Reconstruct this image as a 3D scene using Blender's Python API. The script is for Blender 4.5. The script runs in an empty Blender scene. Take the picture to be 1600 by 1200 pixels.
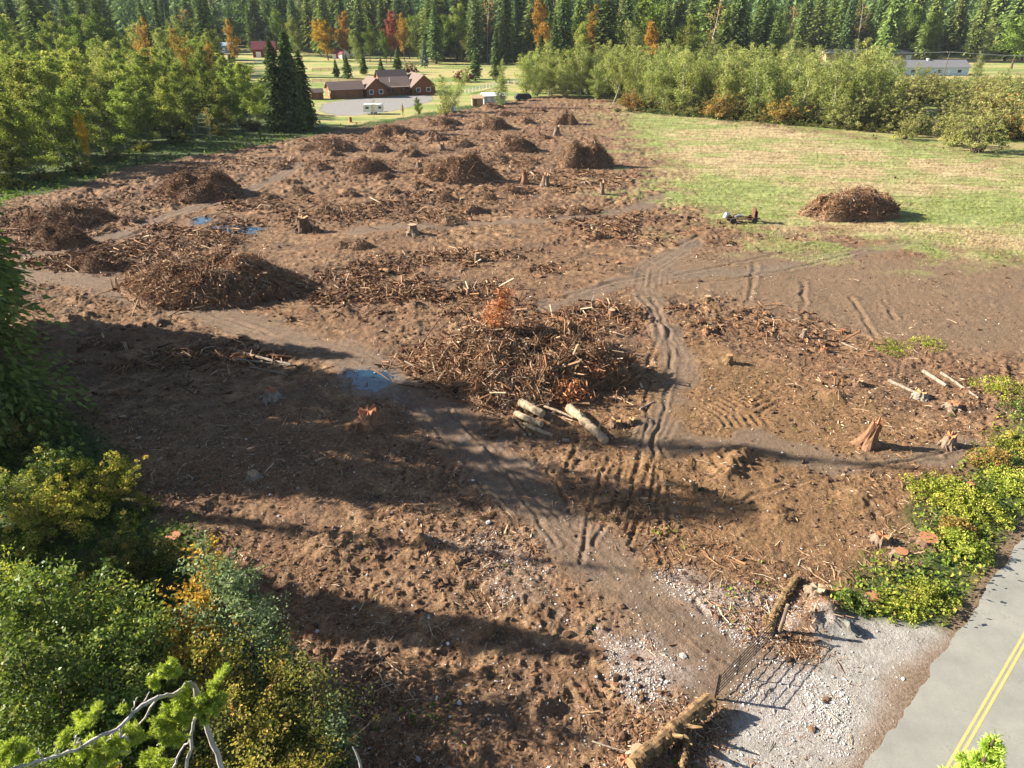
import bpy, math, random
import numpy as np

R = math.radians
sc = bpy.context.scene
COL = sc.collection

# ------------------------------------------------------------------ camera
CAM_H, PITCH, FOC = 27.0, R(28.3), 1110.0
cam_d = bpy.data.cameras.new("camera")
cam_d.sensor_width = 36.0
cam_d.lens = 36.0 * FOC / 1600.0
cam_d.clip_start, cam_d.clip_end = 0.3, 6000.0
cam = bpy.data.objects.new("camera", cam_d)
cam.location = (0, 0, CAM_H)
cam.rotation_euler = (R(90) - PITCH, 0, 0)
COL.objects.link(cam)
sc.camera = cam

# ------------------------------------------------------------------ light
SUN_AZ, SUN_EL = (-0.985, 0.17), R(26.0)
w = bpy.data.worlds.new("World"); sc.world = w
w.use_nodes = True
wn = w.node_tree
sky = wn.nodes.new("ShaderNodeTexSky"); sky.sky_type = 'NISHITA'
sky.sun_disc = False
sky.sun_elevation = SUN_EL
sky.sun_rotation = math.atan2(SUN_AZ[0], SUN_AZ[1])
bg = wn.nodes["Background"]
wn.links.new(sky.outputs[0], bg.inputs[0])
bg.inputs[1].default_value = 0.046
sd = bpy.data.lights.new("sun", 'SUN'); sd.energy = 4.8; sd.angle = R(0.5); sd.color = (1.0, 0.905, 0.76)
sun = bpy.data.objects.new("sun", sd); COL.objects.link(sun)
from mathutils import Vector, Matrix
_s = Vector((SUN_AZ[0] * math.cos(SUN_EL), SUN_AZ[1] * math.cos(SUN_EL), math.sin(SUN_EL)))
sun.rotation_euler = _s.to_track_quat('Z', 'Y').to_euler()
sun.location = _s * 200

sc.view_settings.view_transform = 'Standard'
try: sc.view_settings.look = 'None'
except Exception: pass
sc.view_settings.exposure = 2.05
sc.view_settings.gamma = 1.0
sc.cycles.use_denoising = True
sc.cycles.max_bounces = 6
sc.cycles.diffuse_bounces = 3
sc.cycles.transmission_bounces = 4
sc.cycles.transparent_max_bounces = 4

# ------------------------------------------------------------------ helpers
rng = np.random.default_rng(7)
random.seed(7)
SP, CP = math.sin(PITCH), math.cos(PITCH)

def G(px, py, h=0.0):
    """spot on the land that the survey photo shows at (px, py), at height h"""
    v = (py - 600.0) / FOC
    z = (CAM_H - h) / (SP + v * CP)
    return np.array([(px - 800.0) / FOC * z, z * (CP - v * SP)])

def depth(Y, h=0.0):
    return Y * CP + (CAM_H - h) * SP

def top_h(Y, py):
    v = (py - 600.0) / FOC
    return CAM_H - Y * (SP + v * CP) / (CP - v * SP)

def at(px, Y, h=0.0):
    return np.array([(px - 800.0) / FOC * depth(Y, h), Y])

def row_y(py):
    return G(800, py)[1]

def hash2(ix, iy, seed):
    h = (ix.astype(np.int64) * 374761393 + iy.astype(np.int64) * 668265263 + seed * 974634777) & 0xffffffff
    h = ((h ^ (h >> 13)) * 1274126177) & 0xffffffff
    h = h ^ (h >> 16)
    return (h & 0xffff) / 65535.0

def vnoise(x, y, seed=0):
    x = np.asarray(x, float); y = np.asarray(y, float)
    ix = np.floor(x); iy = np.floor(y)
    fx = x - ix; fy = y - iy
    fx = fx * fx * fx * (fx * (fx * 6 - 15) + 10); fy = fy * fy * fy * (fy * (fy * 6 - 15) + 10)
    a = hash2(ix, iy, seed); b = hash2(ix + 1, iy, seed)
    c = hash2(ix, iy + 1, seed); d = hash2(ix + 1, iy + 1, seed)
    return ((a * (1 - fx) + b * fx) * (1 - fy) + (c * (1 - fx) + d * fx) * fy) * 2 - 1

def fbm(x, y, octv, seed, gain=0.5):
    s = 0; a = 1.0; t = 0
    for k in range(octv):
        s = s + a * vnoise(x * 2 ** k + 17.3 * k, y * 2 ** k - 9.1 * k, seed + k); t += a; a *= gain
    return s / t

def sstep(a, b, x):
    t = np.clip((x - a) / (b - a), 0, 1)
    return t * t * (3 - 2 * t)

def seg_dist(x, y, pts, closed=False):
    """distance to a polyline and running length along it"""
    best = np.full(x.shape, 1e9); run = np.zeros(x.shape); L = 0
    n = len(pts)
    for i in range(n if closed else n - 1):
        a = pts[i]; b = pts[(i + 1) % n]
        d = b - a; l2 = max(d @ d, 1e-9)
        t = np.clip(((x - a[0]) * d[0] + (y - a[1]) * d[1]) / l2, 0, 1)
        dd = np.hypot(x - a[0] - t * d[0], y - a[1] - t * d[1])
        m = dd < best
        best = np.where(m, dd, best); run = np.where(m, L + t * math.sqrt(l2), run)
        L += math.sqrt(l2)
    return best, run

def sdf(x, y, pts):
    """signed distance to a closed outline, positive inside"""
    d, _ = seg_dist(x, y, pts, True)
    ins = np.zeros(x.shape, bool)
    n = len(pts)
    for i in range(n):
        a = pts[i]; b = pts[(i + 1) % n]
        if a[1] == b[1]: continue
        c = ((a[1] > y) != (b[1] > y)) & (x < (b[0] - a[0]) * (y - a[1]) / (b[1] - a[1]) + a[0])
        ins ^= c
    return np.where(ins, d, -d)

def W(lst):
    return [G(*p) for p in lst]

class MB:
    """collects geometry and links it as ONE mesh object"""
    def __init__(s):
        s.V = []; s.A = []; s.L = []; s.S = []; s.M = []; s.n = 0
    def add(s, V, F, mi=0, var=0.5):
        V = np.asarray(V, float).reshape(-1, 3); F = np.asarray(F, np.int64)
        s.V.append(V)
        s.A.append(np.broadcast_to(np.asarray(var, float), (len(V),)).copy())
        s.L.append((F + s.n).ravel()); s.S.append(np.full(len(F), F.shape[1])); s.M.append(np.full(len(F), mi))
        s.n += len(V)
    def mesh(s, name, mats, smooth=False):
        me = bpy.data.meshes.new(name)
        V = np.concatenate(s.V); L = np.concatenate(s.L); S = np.concatenate(s.S); M = np.concatenate(s.M); A = np.concatenate(s.A)
        me.vertices.add(len(V)); me.vertices.foreach_set("co", V.astype(np.float32).ravel())
        me.loops.add(len(L)); me.loops.foreach_set("vertex_index", L.astype(np.int32))
        me.polygons.add(len(S))
        st = np.concatenate([[0], np.cumsum(S)[:-1]])
        me.polygons.foreach_set("loop_start", st.astype(np.int32))
        me.polygons.foreach_set("material_index", M.astype(np.int32))
        me.polygons.foreach_set("use_smooth", np.full(len(S), bool(smooth)))
        at_ = me.attributes.new("var", 'FLOAT', 'POINT'); at_.data.foreach_set("value", A.astype(np.float32))
        for m in (mats if isinstance(mats, (list, tuple)) else [mats]): me.materials.append(m)
        me.update(calc_edges=True)
        return me
    def build(s, name, mats, parent=None, smooth=False):
        return link(name, s.mesh(name, mats, smooth), parent)

def link(name, me, parent=None):
    o = bpy.data.objects.new(name, me); COL.objects.link(o)
    if parent is not None: o.parent = parent
    return o

def tag(o, label=None, cat=None, group=None, kind=None):
    if label: o["label"] = label
    if cat: o["category"] = cat
    if group: o["group"] = group
    if kind: o["kind"] = kind
    return o

def thing(name, label, cat, loc=(0, 0, 0), rz=0.0, group=None):
    o = bpy.data.objects.new(name, None); COL.objects.link(o)
    o.empty_display_size = 0.2
    o.location = loc; o.rotation_euler = (0, 0, rz)
    return tag(o, label, cat, group)

def unit(v):
    v = np.asarray(v, float); n = np.linalg.norm(v, axis=-1, keepdims=True)
    return v / np.maximum(n, 1e-9)

def frames(d):
    d = unit(d)
    up = np.where(np.abs(d[..., 2:3]) > 0.9, np.array([1., 0, 0]), np.array([0, 0, 1.]))
    a = unit(np.cross(up, d)); b = np.cross(d, a)
    return a, b

def add_sticks(mb, P0, P1, r0, r1, var, sides=3, mi=0, bend=None):
    """many straight (or once bent) tapered sticks in one go"""
    P0 = np.asarray(P0, float); P1 = np.asarray(P1, float); n = len(P0)
    r0 = np.broadcast_to(r0, (n,)); r1 = np.broadcast_to(r1, (n,)); var = np.broadcast_to(var, (n,))
    a, b = frames(P1 - P0)
    ang = np.arange(sides) * 2 * math.pi / sides
    ring = a[:, None] * np.cos(ang)[None, :, None] + b[:, None] * np.sin(ang)[None, :, None]
    rings = [P0[:, None] + ring * r0[:, None, None]]
    if bend is not None:
        mid = (P0 + P1) / 2 + bend
        rings.append(mid[:, None] + ring * ((r0 + r1) / 2)[:, None, None])
    rings.append(P1[:, None] + ring * r1[:, None, None])
    k = len(rings)
    V = np.stack(rings, 1).reshape(-1, 3)
    base = np.arange(n)[:, None] * (k * sides)
    F = []
    for q in range(k - 1):
        for i in range(sides):
            j = (i + 1) % sides
            F.append(np.stack([base[:, 0] + q * sides + i, base[:, 0] + q * sides + j, base[:, 0] + (q + 1) * sides + j, base[:, 0] + (q + 1) * sides + i], 1))
    vv = np.repeat(var, k * sides)
    off = mb.n
    mb.add(V, np.concatenate(F), mi, vv)
    # end caps share the ring vertices
    caps = np.concatenate([base + np.arange(sides)[::-1][None], base + (k - 1) * sides + np.arange(sides)[None]])
    mb.L.append((caps + off).ravel()); mb.S.append(np.full(len(caps), sides)); mb.M.append(np.full(len(caps), mi))

def add_tube(mb, P, rad, sides=8, mi=0, var=0.5, cap=True, lump=0.0, seed=0):
    P = np.asarray(P, float); n = len(P); rad = np.broadcast_to(rad, (n,))
    t = np.gradient(P, axis=0)
    a, b = frames(t)
    for i in range(1, n):            # keep the rings from twisting
        a[i] = unit(a[i - 1] - t[i] * (a[i - 1] @ t[i]) / max(t[i] @ t[i], 1e-9)); b[i] = np.cross(unit(t[i]), a[i])
    ang = np.arange(sides) * 2 * math.pi / sides
    rr = rad[:, None] * (1 + lump * vnoise(np.arange(n)[:, None] * 1.7 + seed, ang[None] * 1.6 + seed * 3.1, seed))
    V = P[:, None] + (a[:, None] * np.cos(ang)[None, :, None] + b[:, None] * np.sin(ang)[None, :, None]) * rr[..., None]
    i = np.arange(n - 1)[:, None] * sides; j = np.arange(sides)[None]; j2 = (j + 1) % sides
    F = np.stack([i + j, i + j2, i + sides + j2, i + sides + j], -1).reshape(-1, 4)
    off = mb.n
    mb.add(V.reshape(-1, 3), F, mi, var)
    if cap:
        for c in (np.arange(sides)[::-1], (n - 1) * sides + np.arange(sides)):
            mb.L.append(c + off); mb.S.append(np.array([sides])); mb.M.append(np.array([mi]))

def add_leaves(mb, C, size, var, up=0.35, long=1.0, mi=0, dirs=None, r=None):
    """diamond shaped leaves or leaf sprays, one face each"""
    r = r or rng
    n = len(C); size = np.broadcast_to(size, (n,)); var = np.broadcast_to(var, (n,))
    nor = unit(r.normal(size=(n, 3)) + np.array([0, 0, up * 2]))
    if dirs is None: t = unit(np.cross(nor, r.normal(size=(n, 3))))
    else:
        t = unit(dirs); nor = unit(nor - t * np.sum(nor * t, 1, keepdims=True))
    b = np.cross(nor, t)
    h = (size * 0.5)[:, None]
    w_ = h * (0.62 / long ** 0.5)
    V = np.stack([C - t * h * long, C + b * w_ - t * h * .1, C + t * h * long, C - b * w_ - t * h * .1], 1)
    F = np.arange(4 * n).reshape(n, 4)
    mb.add(V.reshape(-1, 3), F, mi, np.repeat(var, 4))

def add_box(mb, c, s, rz=0.0, mi=0, var=0.5):
    c = np.asarray(c, float); s = np.asarray(s, float) / 2
    V = np.array([[x, y, z] for z in (-1, 1) for y in (-1, 1) for x in (-1, 1)], float) * s
    if rz: V = V @ np.array([[math.cos(rz), math.sin(rz), 0], [-math.sin(rz), math.cos(rz), 0], [0, 0, 1]])
    F = [[0, 2, 3, 1], [4, 5, 7, 6], [0, 1, 5, 4], [2, 6, 7, 3], [0, 4, 6, 2], [1, 3, 7, 5]]
    mb.add(V + c, F, mi, var)

def add_poly(mb, V, mi=0, var=0.5):
    V = np.asarray(V, float); mb.add(V, [list(range(len(V)))], mi, var)

def add_slab(mb, V, t, mi=0):
    """a flat polygon given thickness t along its normal"""
    V = np.asarray(V, float); n = len(V)
    nr = unit(np.cross(V[1] - V[0], V[2] - V[1]))
    B = V - nr * t
    mb.add(np.concatenate([V, B]), [list(range(n))], mi)
    off = mb.n - 2 * n
    mb.L.append(np.array([n + i for i in range(n)][::-1]) + off); mb.S.append(np.array([n])); mb.M.append(np.array([mi]))
    for i in range(n):
        j = (i + 1) % n
        mb.L.append(np.array([i, n + i, n + j, j]) + off); mb.S.append(np.array([4])); mb.M.append(np.array([mi]))

_ico_v = None
def ico():
    global _ico_v
    if _ico_v is None:
        t = (1 + 5 ** .5) / 2
        v = unit(np.array([[-1, t, 0], [1, t, 0], [-1, -t, 0], [1, -t, 0], [0, -1, t], [0, 1, t], [0, -1, -t], [0, 1, -t], [t, 0, -1], [t, 0, 1], [-t, 0, -1], [-t, 0, 1]]))
        f = np.array([[0, 11, 5], [0, 5, 1], [0, 1, 7], [0, 7, 10], [0, 10, 11], [1, 5, 9], [5, 11, 4], [11, 10, 2], [10, 7, 6], [7, 1, 8], [3, 9, 4], [3, 4, 2], [3, 2, 6], [3, 6, 8], [3, 8, 9], [4, 9, 5], [2, 4, 11], [6, 2, 10], [8, 6, 7], [9, 8, 1]])
        _ico_v = (v, f)
    return _ico_v

def add_lumps(mb, C, rad, flat, var, rough=0.3, mi=0):
    """many small rough lumps"""
    v, f = ico(); n = len(C)
    k = 1 + rough * rng.normal(size=(n, 12, 1)) * .8
    S = np.stack([rad * (1 + .35 * rng.normal(size=n)), rad * (1 + .35 * rng.normal(size=n)), rad * flat], 1)[:, None]
    a = rng.uniform(0, 6.28, n); ca, sa = np.cos(a), np.sin(a)
    V = v[None] * k * S
    X = V[..., 0] * ca[:, None] - V[..., 1] * sa[:, None]; Y = V[..., 0] * sa[:, None] + V[..., 1] * ca[:, None]
    V = np.stack([X, Y, V[..., 2]], -1) + C[:, None]
    F = (f[None] + np.arange(n)[:, None, None] * 12).reshape(-1, 3)
    mb.add(V.reshape(-1, 3), F, mi, np.repeat(np.broadcast_to(var, (n,)), 12))

# ------------------------------------------------------------------ materials
class NT:
    def __init__(s, name):
        s.m = bpy.data.materials.new(name); s.m.use_nodes = True
        s.t = s.m.node_tree; s.t.nodes.clear()
        s.out = s.t.nodes.new("ShaderNodeOutputMaterial")
    def n(s, typ, ins=None, out=0, **props):
        nd = s.t.nodes.new("ShaderNode" + typ)
        for k, v in props.items(): setattr(nd, k, v)
        for k, v in (ins or {}).items():
            so = nd.inputs[k]
            if isinstance(v, bpy.types.NodeSocket): s.t.links.new(v, so)
            elif v is not None:
                if hasattr(so, "default_value") and so.type == 'RGBA' and len(v) == 3: v = (*v, 1)
                so.default_value = v
        return nd.outputs[out]
    def attr(s, name, out="Fac"):
        nd = s.t.nodes.new("ShaderNodeAttribute"); nd.attribute_name = name
        return nd.outputs[out]
    def mix(s, f, a, b, typ='MIX'):
        nd = s.t.nodes.new("ShaderNodeMix"); nd.data_type = 'RGBA'; nd.blend_type = typ
        for idx, v in ((0, f), (6, a), (7, b)):
            if isinstance(v, bpy.types.NodeSocket): s.t.links.new(v, nd.inputs[idx])
            else: nd.inputs[idx].default_value = (*v, 1) if idx and len(v) == 3 else v
        return nd.outputs[2]
    def ramp(s, f, stops):
        nd = s.t.nodes.new("ShaderNodeValToRGB"); s.t.links.new(f, nd.inputs[0])
        el = nd.color_ramp.elements
        while len(el) < len(stops): el.new(0.5)
        for e, (p, c) in zip(el, stops):
            e.position = p; e.color = (*c, 1) if len(c) == 3 else c
        return nd.outputs[0]
    def math(s, op, a, b=0.0):
        return s.n("Math", {0: a, 1: b}, operation=op)
    def noise(s, scale, detail=4, rough=.55, vec=None, out=0):
        ins = {"Scale": scale, "Detail": detail, "Roughness": rough}
        if vec is not None: ins["Vector"] = vec
        return s.n("TexNoise", ins, out)
    def bump(s, h, strength, dist):
        return s.n("Bump", {"Height": h, "Strength": strength, "Distance": dist})
    def princ(s, col, rough=.9, normal=None, metal=0.0, spec=.25, **kw):
        ins = {"Base Color": col, "Roughness": rough, "Metallic": metal, "Specular IOR Level": spec}
        if normal is not None: ins["Normal"] = normal
        ins.update(kw)
        return s.n("BsdfPrincipled", ins)
    def done(s, sh):
        s.t.links.new(sh, s.out.inputs[0]); return s.m

def objpos(nt):
    return nt.n("NewGeometry", out=0)

def plain(name, col, rough=.7, metal=0.0, nscale=3.0, amount=.35, bumpd=0.01):
    nt = NT(name)
    co = nt.n("TexCoord", out=3)
    nz = nt.noise(nscale, 5, .6, co)
    c = nt.mix(nz, tuple(x * (1 - amount) for x in col), tuple(min(1, x * (1 + amount)) for x in col))
    return nt.done(nt.princ(c, rough, nt.bump(nz, .5, bumpd), metal))

def leafmat(name, stops, trans=.3, gloss=.0, jitter=.25):
    """foliage: leaf to leaf colour from 'var', tree to tree from the object's random number"""
    nt = NT(name)
    c = nt.ramp(nt.attr("var"), stops)
    rnd = nt.n("ObjectInfo", out="Random") if False else nt.t.nodes.new("ShaderNodeObjectInfo").outputs["Random"]
    val = nt.n("MapRange", {0: rnd, 1: 0.0, 2: 1.0, 3: 1 - jitter, 4: 1 + jitter})
    rnd2 = nt.math('FRACT', nt.math('MULTIPLY', rnd, 7.31))
    hue = nt.n("MapRange", {0: rnd2, 1: 0.0, 2: 1.0, 3: .485, 4: .515})
    c = nt.n("HueSaturation", {"Hue": hue, "Saturation": 1.0, "Value": val, "Color": c})
    d = nt.n("BsdfDiffuse", {"Color": c})
    tcol = nt.mix(1.0, c, (1.0, 1.0, .55), 'MULTIPLY')
    t = nt.n("BsdfTranslucent", {"Color": tcol})
    sh = nt.n("MixShader", {0: trans, 1: d, 2: t})
    if gloss:
        g = nt.n("BsdfGlossy", {"Color": (.8, .85, .8), "Roughness": .42})
        sh = nt.n("MixShader", {0: gloss, 1: sh, 2: g})
    return nt.done(sh)

def barkmat(name, dark, light, scale=6.0):
    nt = NT(name)
    co = nt.n("TexCoord", out=3)
    mp = nt.n("Mapping", {"Vector": co, "Scale": (1, 1, .25)})
    nz = nt.noise(scale, 6, .65, mp)
    c = nt.ramp(nz, [(.3, dark), (.7, light)])
    return nt.done(nt.princ(c, .9, nt.bump(nz, .8, .03)))

def varmat(name, stops, rough=.9, nscale=5.0):
    nt = NT(name)
    c = nt.ramp(nt.attr("var"), stops)
    nz = nt.noise(nscale, 4, .6)
    c = nt.mix(nt.math('MULTIPLY', nz, .8), c, nt.mix(1.0, c, (.45, .42, .4), 'MULTIPLY'))
    return nt.done(nt.princ(c, rough, nt.bump(nz, .5, .02)))
# ------------------------------------------------------------------ the land
CLEARED = W([(-260, 470), (-60, 350), (30, 308), (120, 290), (200, 262), (300, 246), (420, 226), (520, 204), (640, 186), (760, 166), (860, 148), (960, 156),
             (1010, 178), (1180, 192), (1300, 204), (1450, 226), (1720, 285), (1760, 600), (1600, 655), (1530, 720), (1450, 790), (1430, 870), (1330, 905), (1290, 950),
             (1345, 990), (1300, 1330), (620, 1330), (520, 1160), (430, 1010), (330, 890), (235, 790), (170, 700), (80, 580), (-260, 560)])
GRASS = W([(958, 168), (1060, 176), (1180, 196), (1300, 206), (1450, 228), (1760, 285), (1760, 430), (1600, 408), (1480, 400), (1400, 380), (1300, 366), (1230, 372),
           (1120, 345), (1040, 318), (1008, 290), (1030, 250), (985, 215)])
GREENS = [W(p) for p in ([(962, 176), (1060, 182), (1110, 200), (1050, 205), (1050, 235), (1000, 240), (960, 200)],
          [(1410, 305), (1500, 300), (1720, 330), (1720, 372), (1560, 355), (1450, 345)],
          [(1010, 285), (1120, 268), (1250, 290), (1250, 350), (1120, 340), (1030, 312)],
          [(1300, 205), (1480, 222), (1540, 250), (1480, 250), (1300, 225)],
          [(1545, 232), (1720, 238), (1720, 270), (1560, 255)],
          [(1340, 385), (1480, 380), (1500, 410), (1380, 415)], [(1180, 370), (1260, 372), (1280, 398), (1200, 400)])]
LAWN = W([(330, 84), (420, 70), (560, 60), (720, 100), (900, 95), (940, 130), (880, 150), (760, 160), (640, 182), (520, 200), (440, 190), (400, 140)])
PAD = W([(503, 163), (520, 158), (560, 154), (600, 152), (650, 148), (675, 149), (675, 158), (640, 168), (600, 176), (560, 180), (520, 180), (500, 173)])
ROCKS = [W(p) for p in ([(1045, 905), (1100, 895), (1180, 925), (1240, 960), (1215, 1010), (1160, 1015), (1110, 980), (1060, 945)],
         [(945, 985), (1010, 1010), (1110, 1010), (1130, 1050), (1100, 1090), (1010, 1085), (960, 1040)],
         [(1200, 1020), (1290, 1030), (1310, 1075), (1270, 1150), (1230, 1170), (1150, 1110), (1140, 1060)],
         [(690, 850), (800, 845), (860, 880), (850, 950), (780, 960), (720, 900)])]
GRAVEL = W([(1245, 1010), (1340, 965), (1400, 985), (1470, 1000), (1420, 1100), (1340, 1260), (1100, 1260), (1130, 1140), (1200, 1060)])
SMOOTH = W([(1000, 400), (1200, 385), (1420, 400), (1760, 410), (1760, 590), (1500, 560), (1380, 540), (1250, 505), (1130, 470), (1030, 460)])
GOLD = W([(930, 640), (1120, 540), (1330, 600), (1500, 690), (1430, 820), (1350, 900), (1100, 890), (960, 840), (900, 730)])
TRACKS = [(W([(-40, 425), (100, 432), (210, 455), (330, 490), (440, 520), (560, 560), (640, 610), (700, 665), (770, 730), (850, 800), (930, 870), (1020, 950), (1100, 1020), (1200, 1080)]), 3.0),
          (W([(40, 400), (140, 382), (240, 345), (330, 318), (420, 285), (470, 255)]), 2.2),
          (W([(1010, 690), (1050, 610), (1060, 560), (1030, 500), (1010, 450), (1015, 420), (1080, 380)]), 2.2),
          (W([(860, 480), (960, 445), (1030, 430), (1180, 425), (1330, 395), (1450, 380)]), 2.0),
          (W([(1060, 700), (1180, 690), (1330, 725), (1450, 715), (1520, 700)]), 1.8),
          (W([(560, 360), (700, 350), (850, 345), (980, 330), (1060, 300)]), 2.0)]
PUDDLES = [([(538, 588), (548, 580), (572, 578), (600, 580), (609, 588), (606, 598), (590, 612), (574, 610), (556, 602)], 'blue rain puddle on the track in front of the biggest brush pile'),
           ([(330, 354), (352, 351), (385, 355), (410, 356), (398, 363), (360, 364), (340, 360)], 'long narrow puddle beside the muddy track at the far left'),
           ([(300, 343), (318, 338), (330, 341), (322, 348), (308, 349)], 'tiny puddle in the wheel rut behind the long narrow puddle')]
RUTS = [W(p) for p in ([(950, 720), (935, 760), (915, 830), (912, 880)], [(975, 715), (968, 760), (955, 800), (930, 850)], [(1000, 700), (990, 760), (980, 790), (965, 825)],
        [(1022, 690), (1022, 745), (1015, 785), (1000, 815), (985, 850)], [(1030, 740), (1028, 800), (1030, 850), (1035, 880)], [(1036, 780), (1046, 815), (1050, 840)],
        [(905, 690), (880, 740), (930, 760)], [(1005, 580), (1030, 530), (1022, 490), (1000, 462)], [(1045, 590), (1050, 540), (1035, 500), (1020, 465)],
        [(1012, 590), (1012, 640), (1006, 700)], [(1045, 600), (1032, 660), (1010, 740), (1002, 800)],
        [(80, 408), (160, 385), (260, 345), (340, 315), (400, 290)], [(110, 420), (190, 392), (290, 355), (360, 325), (420, 300)],
        [(870, 468), (960, 440), (1010, 432), (1100, 430)], [(1030, 445), (1120, 440), (1240, 420), (1350, 392)], [(1060, 430), (1180, 405), (1280, 380)],
        [(1060, 385), (1100, 365)], [(1180, 410), (1170, 470)], [(1255, 440), (1255, 500)], [(1330, 465), (1370, 530)], [(1380, 470), (1400, 500)],
        [(640, 620), (720, 720), (830, 850)], [(700, 640), (780, 720), (880, 820)], [(860, 735), (890, 800)], [(760, 700), (870, 850)],
        [(1330, 735), (1420, 722), (1500, 700)], [(1280, 700), (1350, 720), (1470, 712)], [(1130, 790), (1230, 760), (1290, 748)], [(1110, 745), (1200, 735)],
        [(300, 480), (430, 525), (560, 570)], [(250, 490), (400, 540)], [(700, 1050), (800, 1020), (870, 1000)], [(690, 1100), (760, 1050)], [(860, 1030), (905, 1018)], [(870, 1022), (885, 1015)],
        [(1085, 940), (1100, 960)], [(620, 460), (760, 440), (880, 425)], [(560, 340), (700, 330)], [(520, 310), (620, 290), (760, 285)])]
CLEATS = [(W([(560, 750), (680, 735), (740, 745)]), .9), (W([(1030, 420), (1000, 470)]), 2.2), (W([(1105, 725), (1170, 722)]), 1.4), (W([(1090, 395), (1130, 410)]), 1.6),
          (W([(1100, 645), (1170, 620), (1210, 640)]), 1.2), (W([(560, 1060), (640, 1085), (700, 1075)]), 1.3), (W([(1120, 660), (1200, 655)]), .9), (W([(420, 440), (435, 485)]), 1.6),
          (W([(150, 480), (185, 500)]), 1.2), (W([(1210, 420), (1300, 470)]), 1.0), (W([(1340, 540), (1400, 520)]), 1.0), (W([(900, 1090), (960, 1060)]), 1.0)]
HUMPS = [(320, 840, 2.0, .45), (520, 855, 1.6, .35), (660, 850, .8, .5), (510, 850, .6, .3), (1215, 805, 1.0, .5), (590, 655, 2.2, .6), (1160, 715, 1.6, .4), (540, 490, 1.2, .5), (650, 480, 1.0, .45),
         (600, 500, 1.2, .4), (480, 485, 1.0, .4), (930, 440, 1.2, .3), (220, 520, 1.6, .55), (300, 530, 1.2, .5), (130, 470, 1.2, .5), (135, 495, 1.0, .45), (1290, 960, 1.3, .5), (1260, 975, 1.0, .35),
         (840, 1110, 1.5, .4), (1240, 515, 1.2, .3), (1300, 620, 1.2, .4), (1030, 515, 1.4, .3), (250, 505, 1.0, .4), (1140, 720, 2.0, .35), (1340, 780, 1.5, .25),
         (990, 600, 1.2, .4), (1000, 660, .9, .5), (1135, 745, .9, .4), (690, 300, 2, .5), (600, 320, 1.8, .5), (760, 300, 1.5, .5), (540, 300, 1.5, .6), (590, 330, 1.5, .5), (640, 215, 3, .8), (700, 230, 3, .8), (560, 225, 2.5, .7)]

RD = [G(1485, 1200), G(1600, 1000)]
RDd = unit(RD[1] - RD[0]); RDn = np.array([-RDd[1], RDd[0]])       # RDn points to the field side

def road_off(x, y):
    return (x - RD[0][0]) * RDn[0] + (y - RD[0][1]) * RDn[1]

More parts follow.
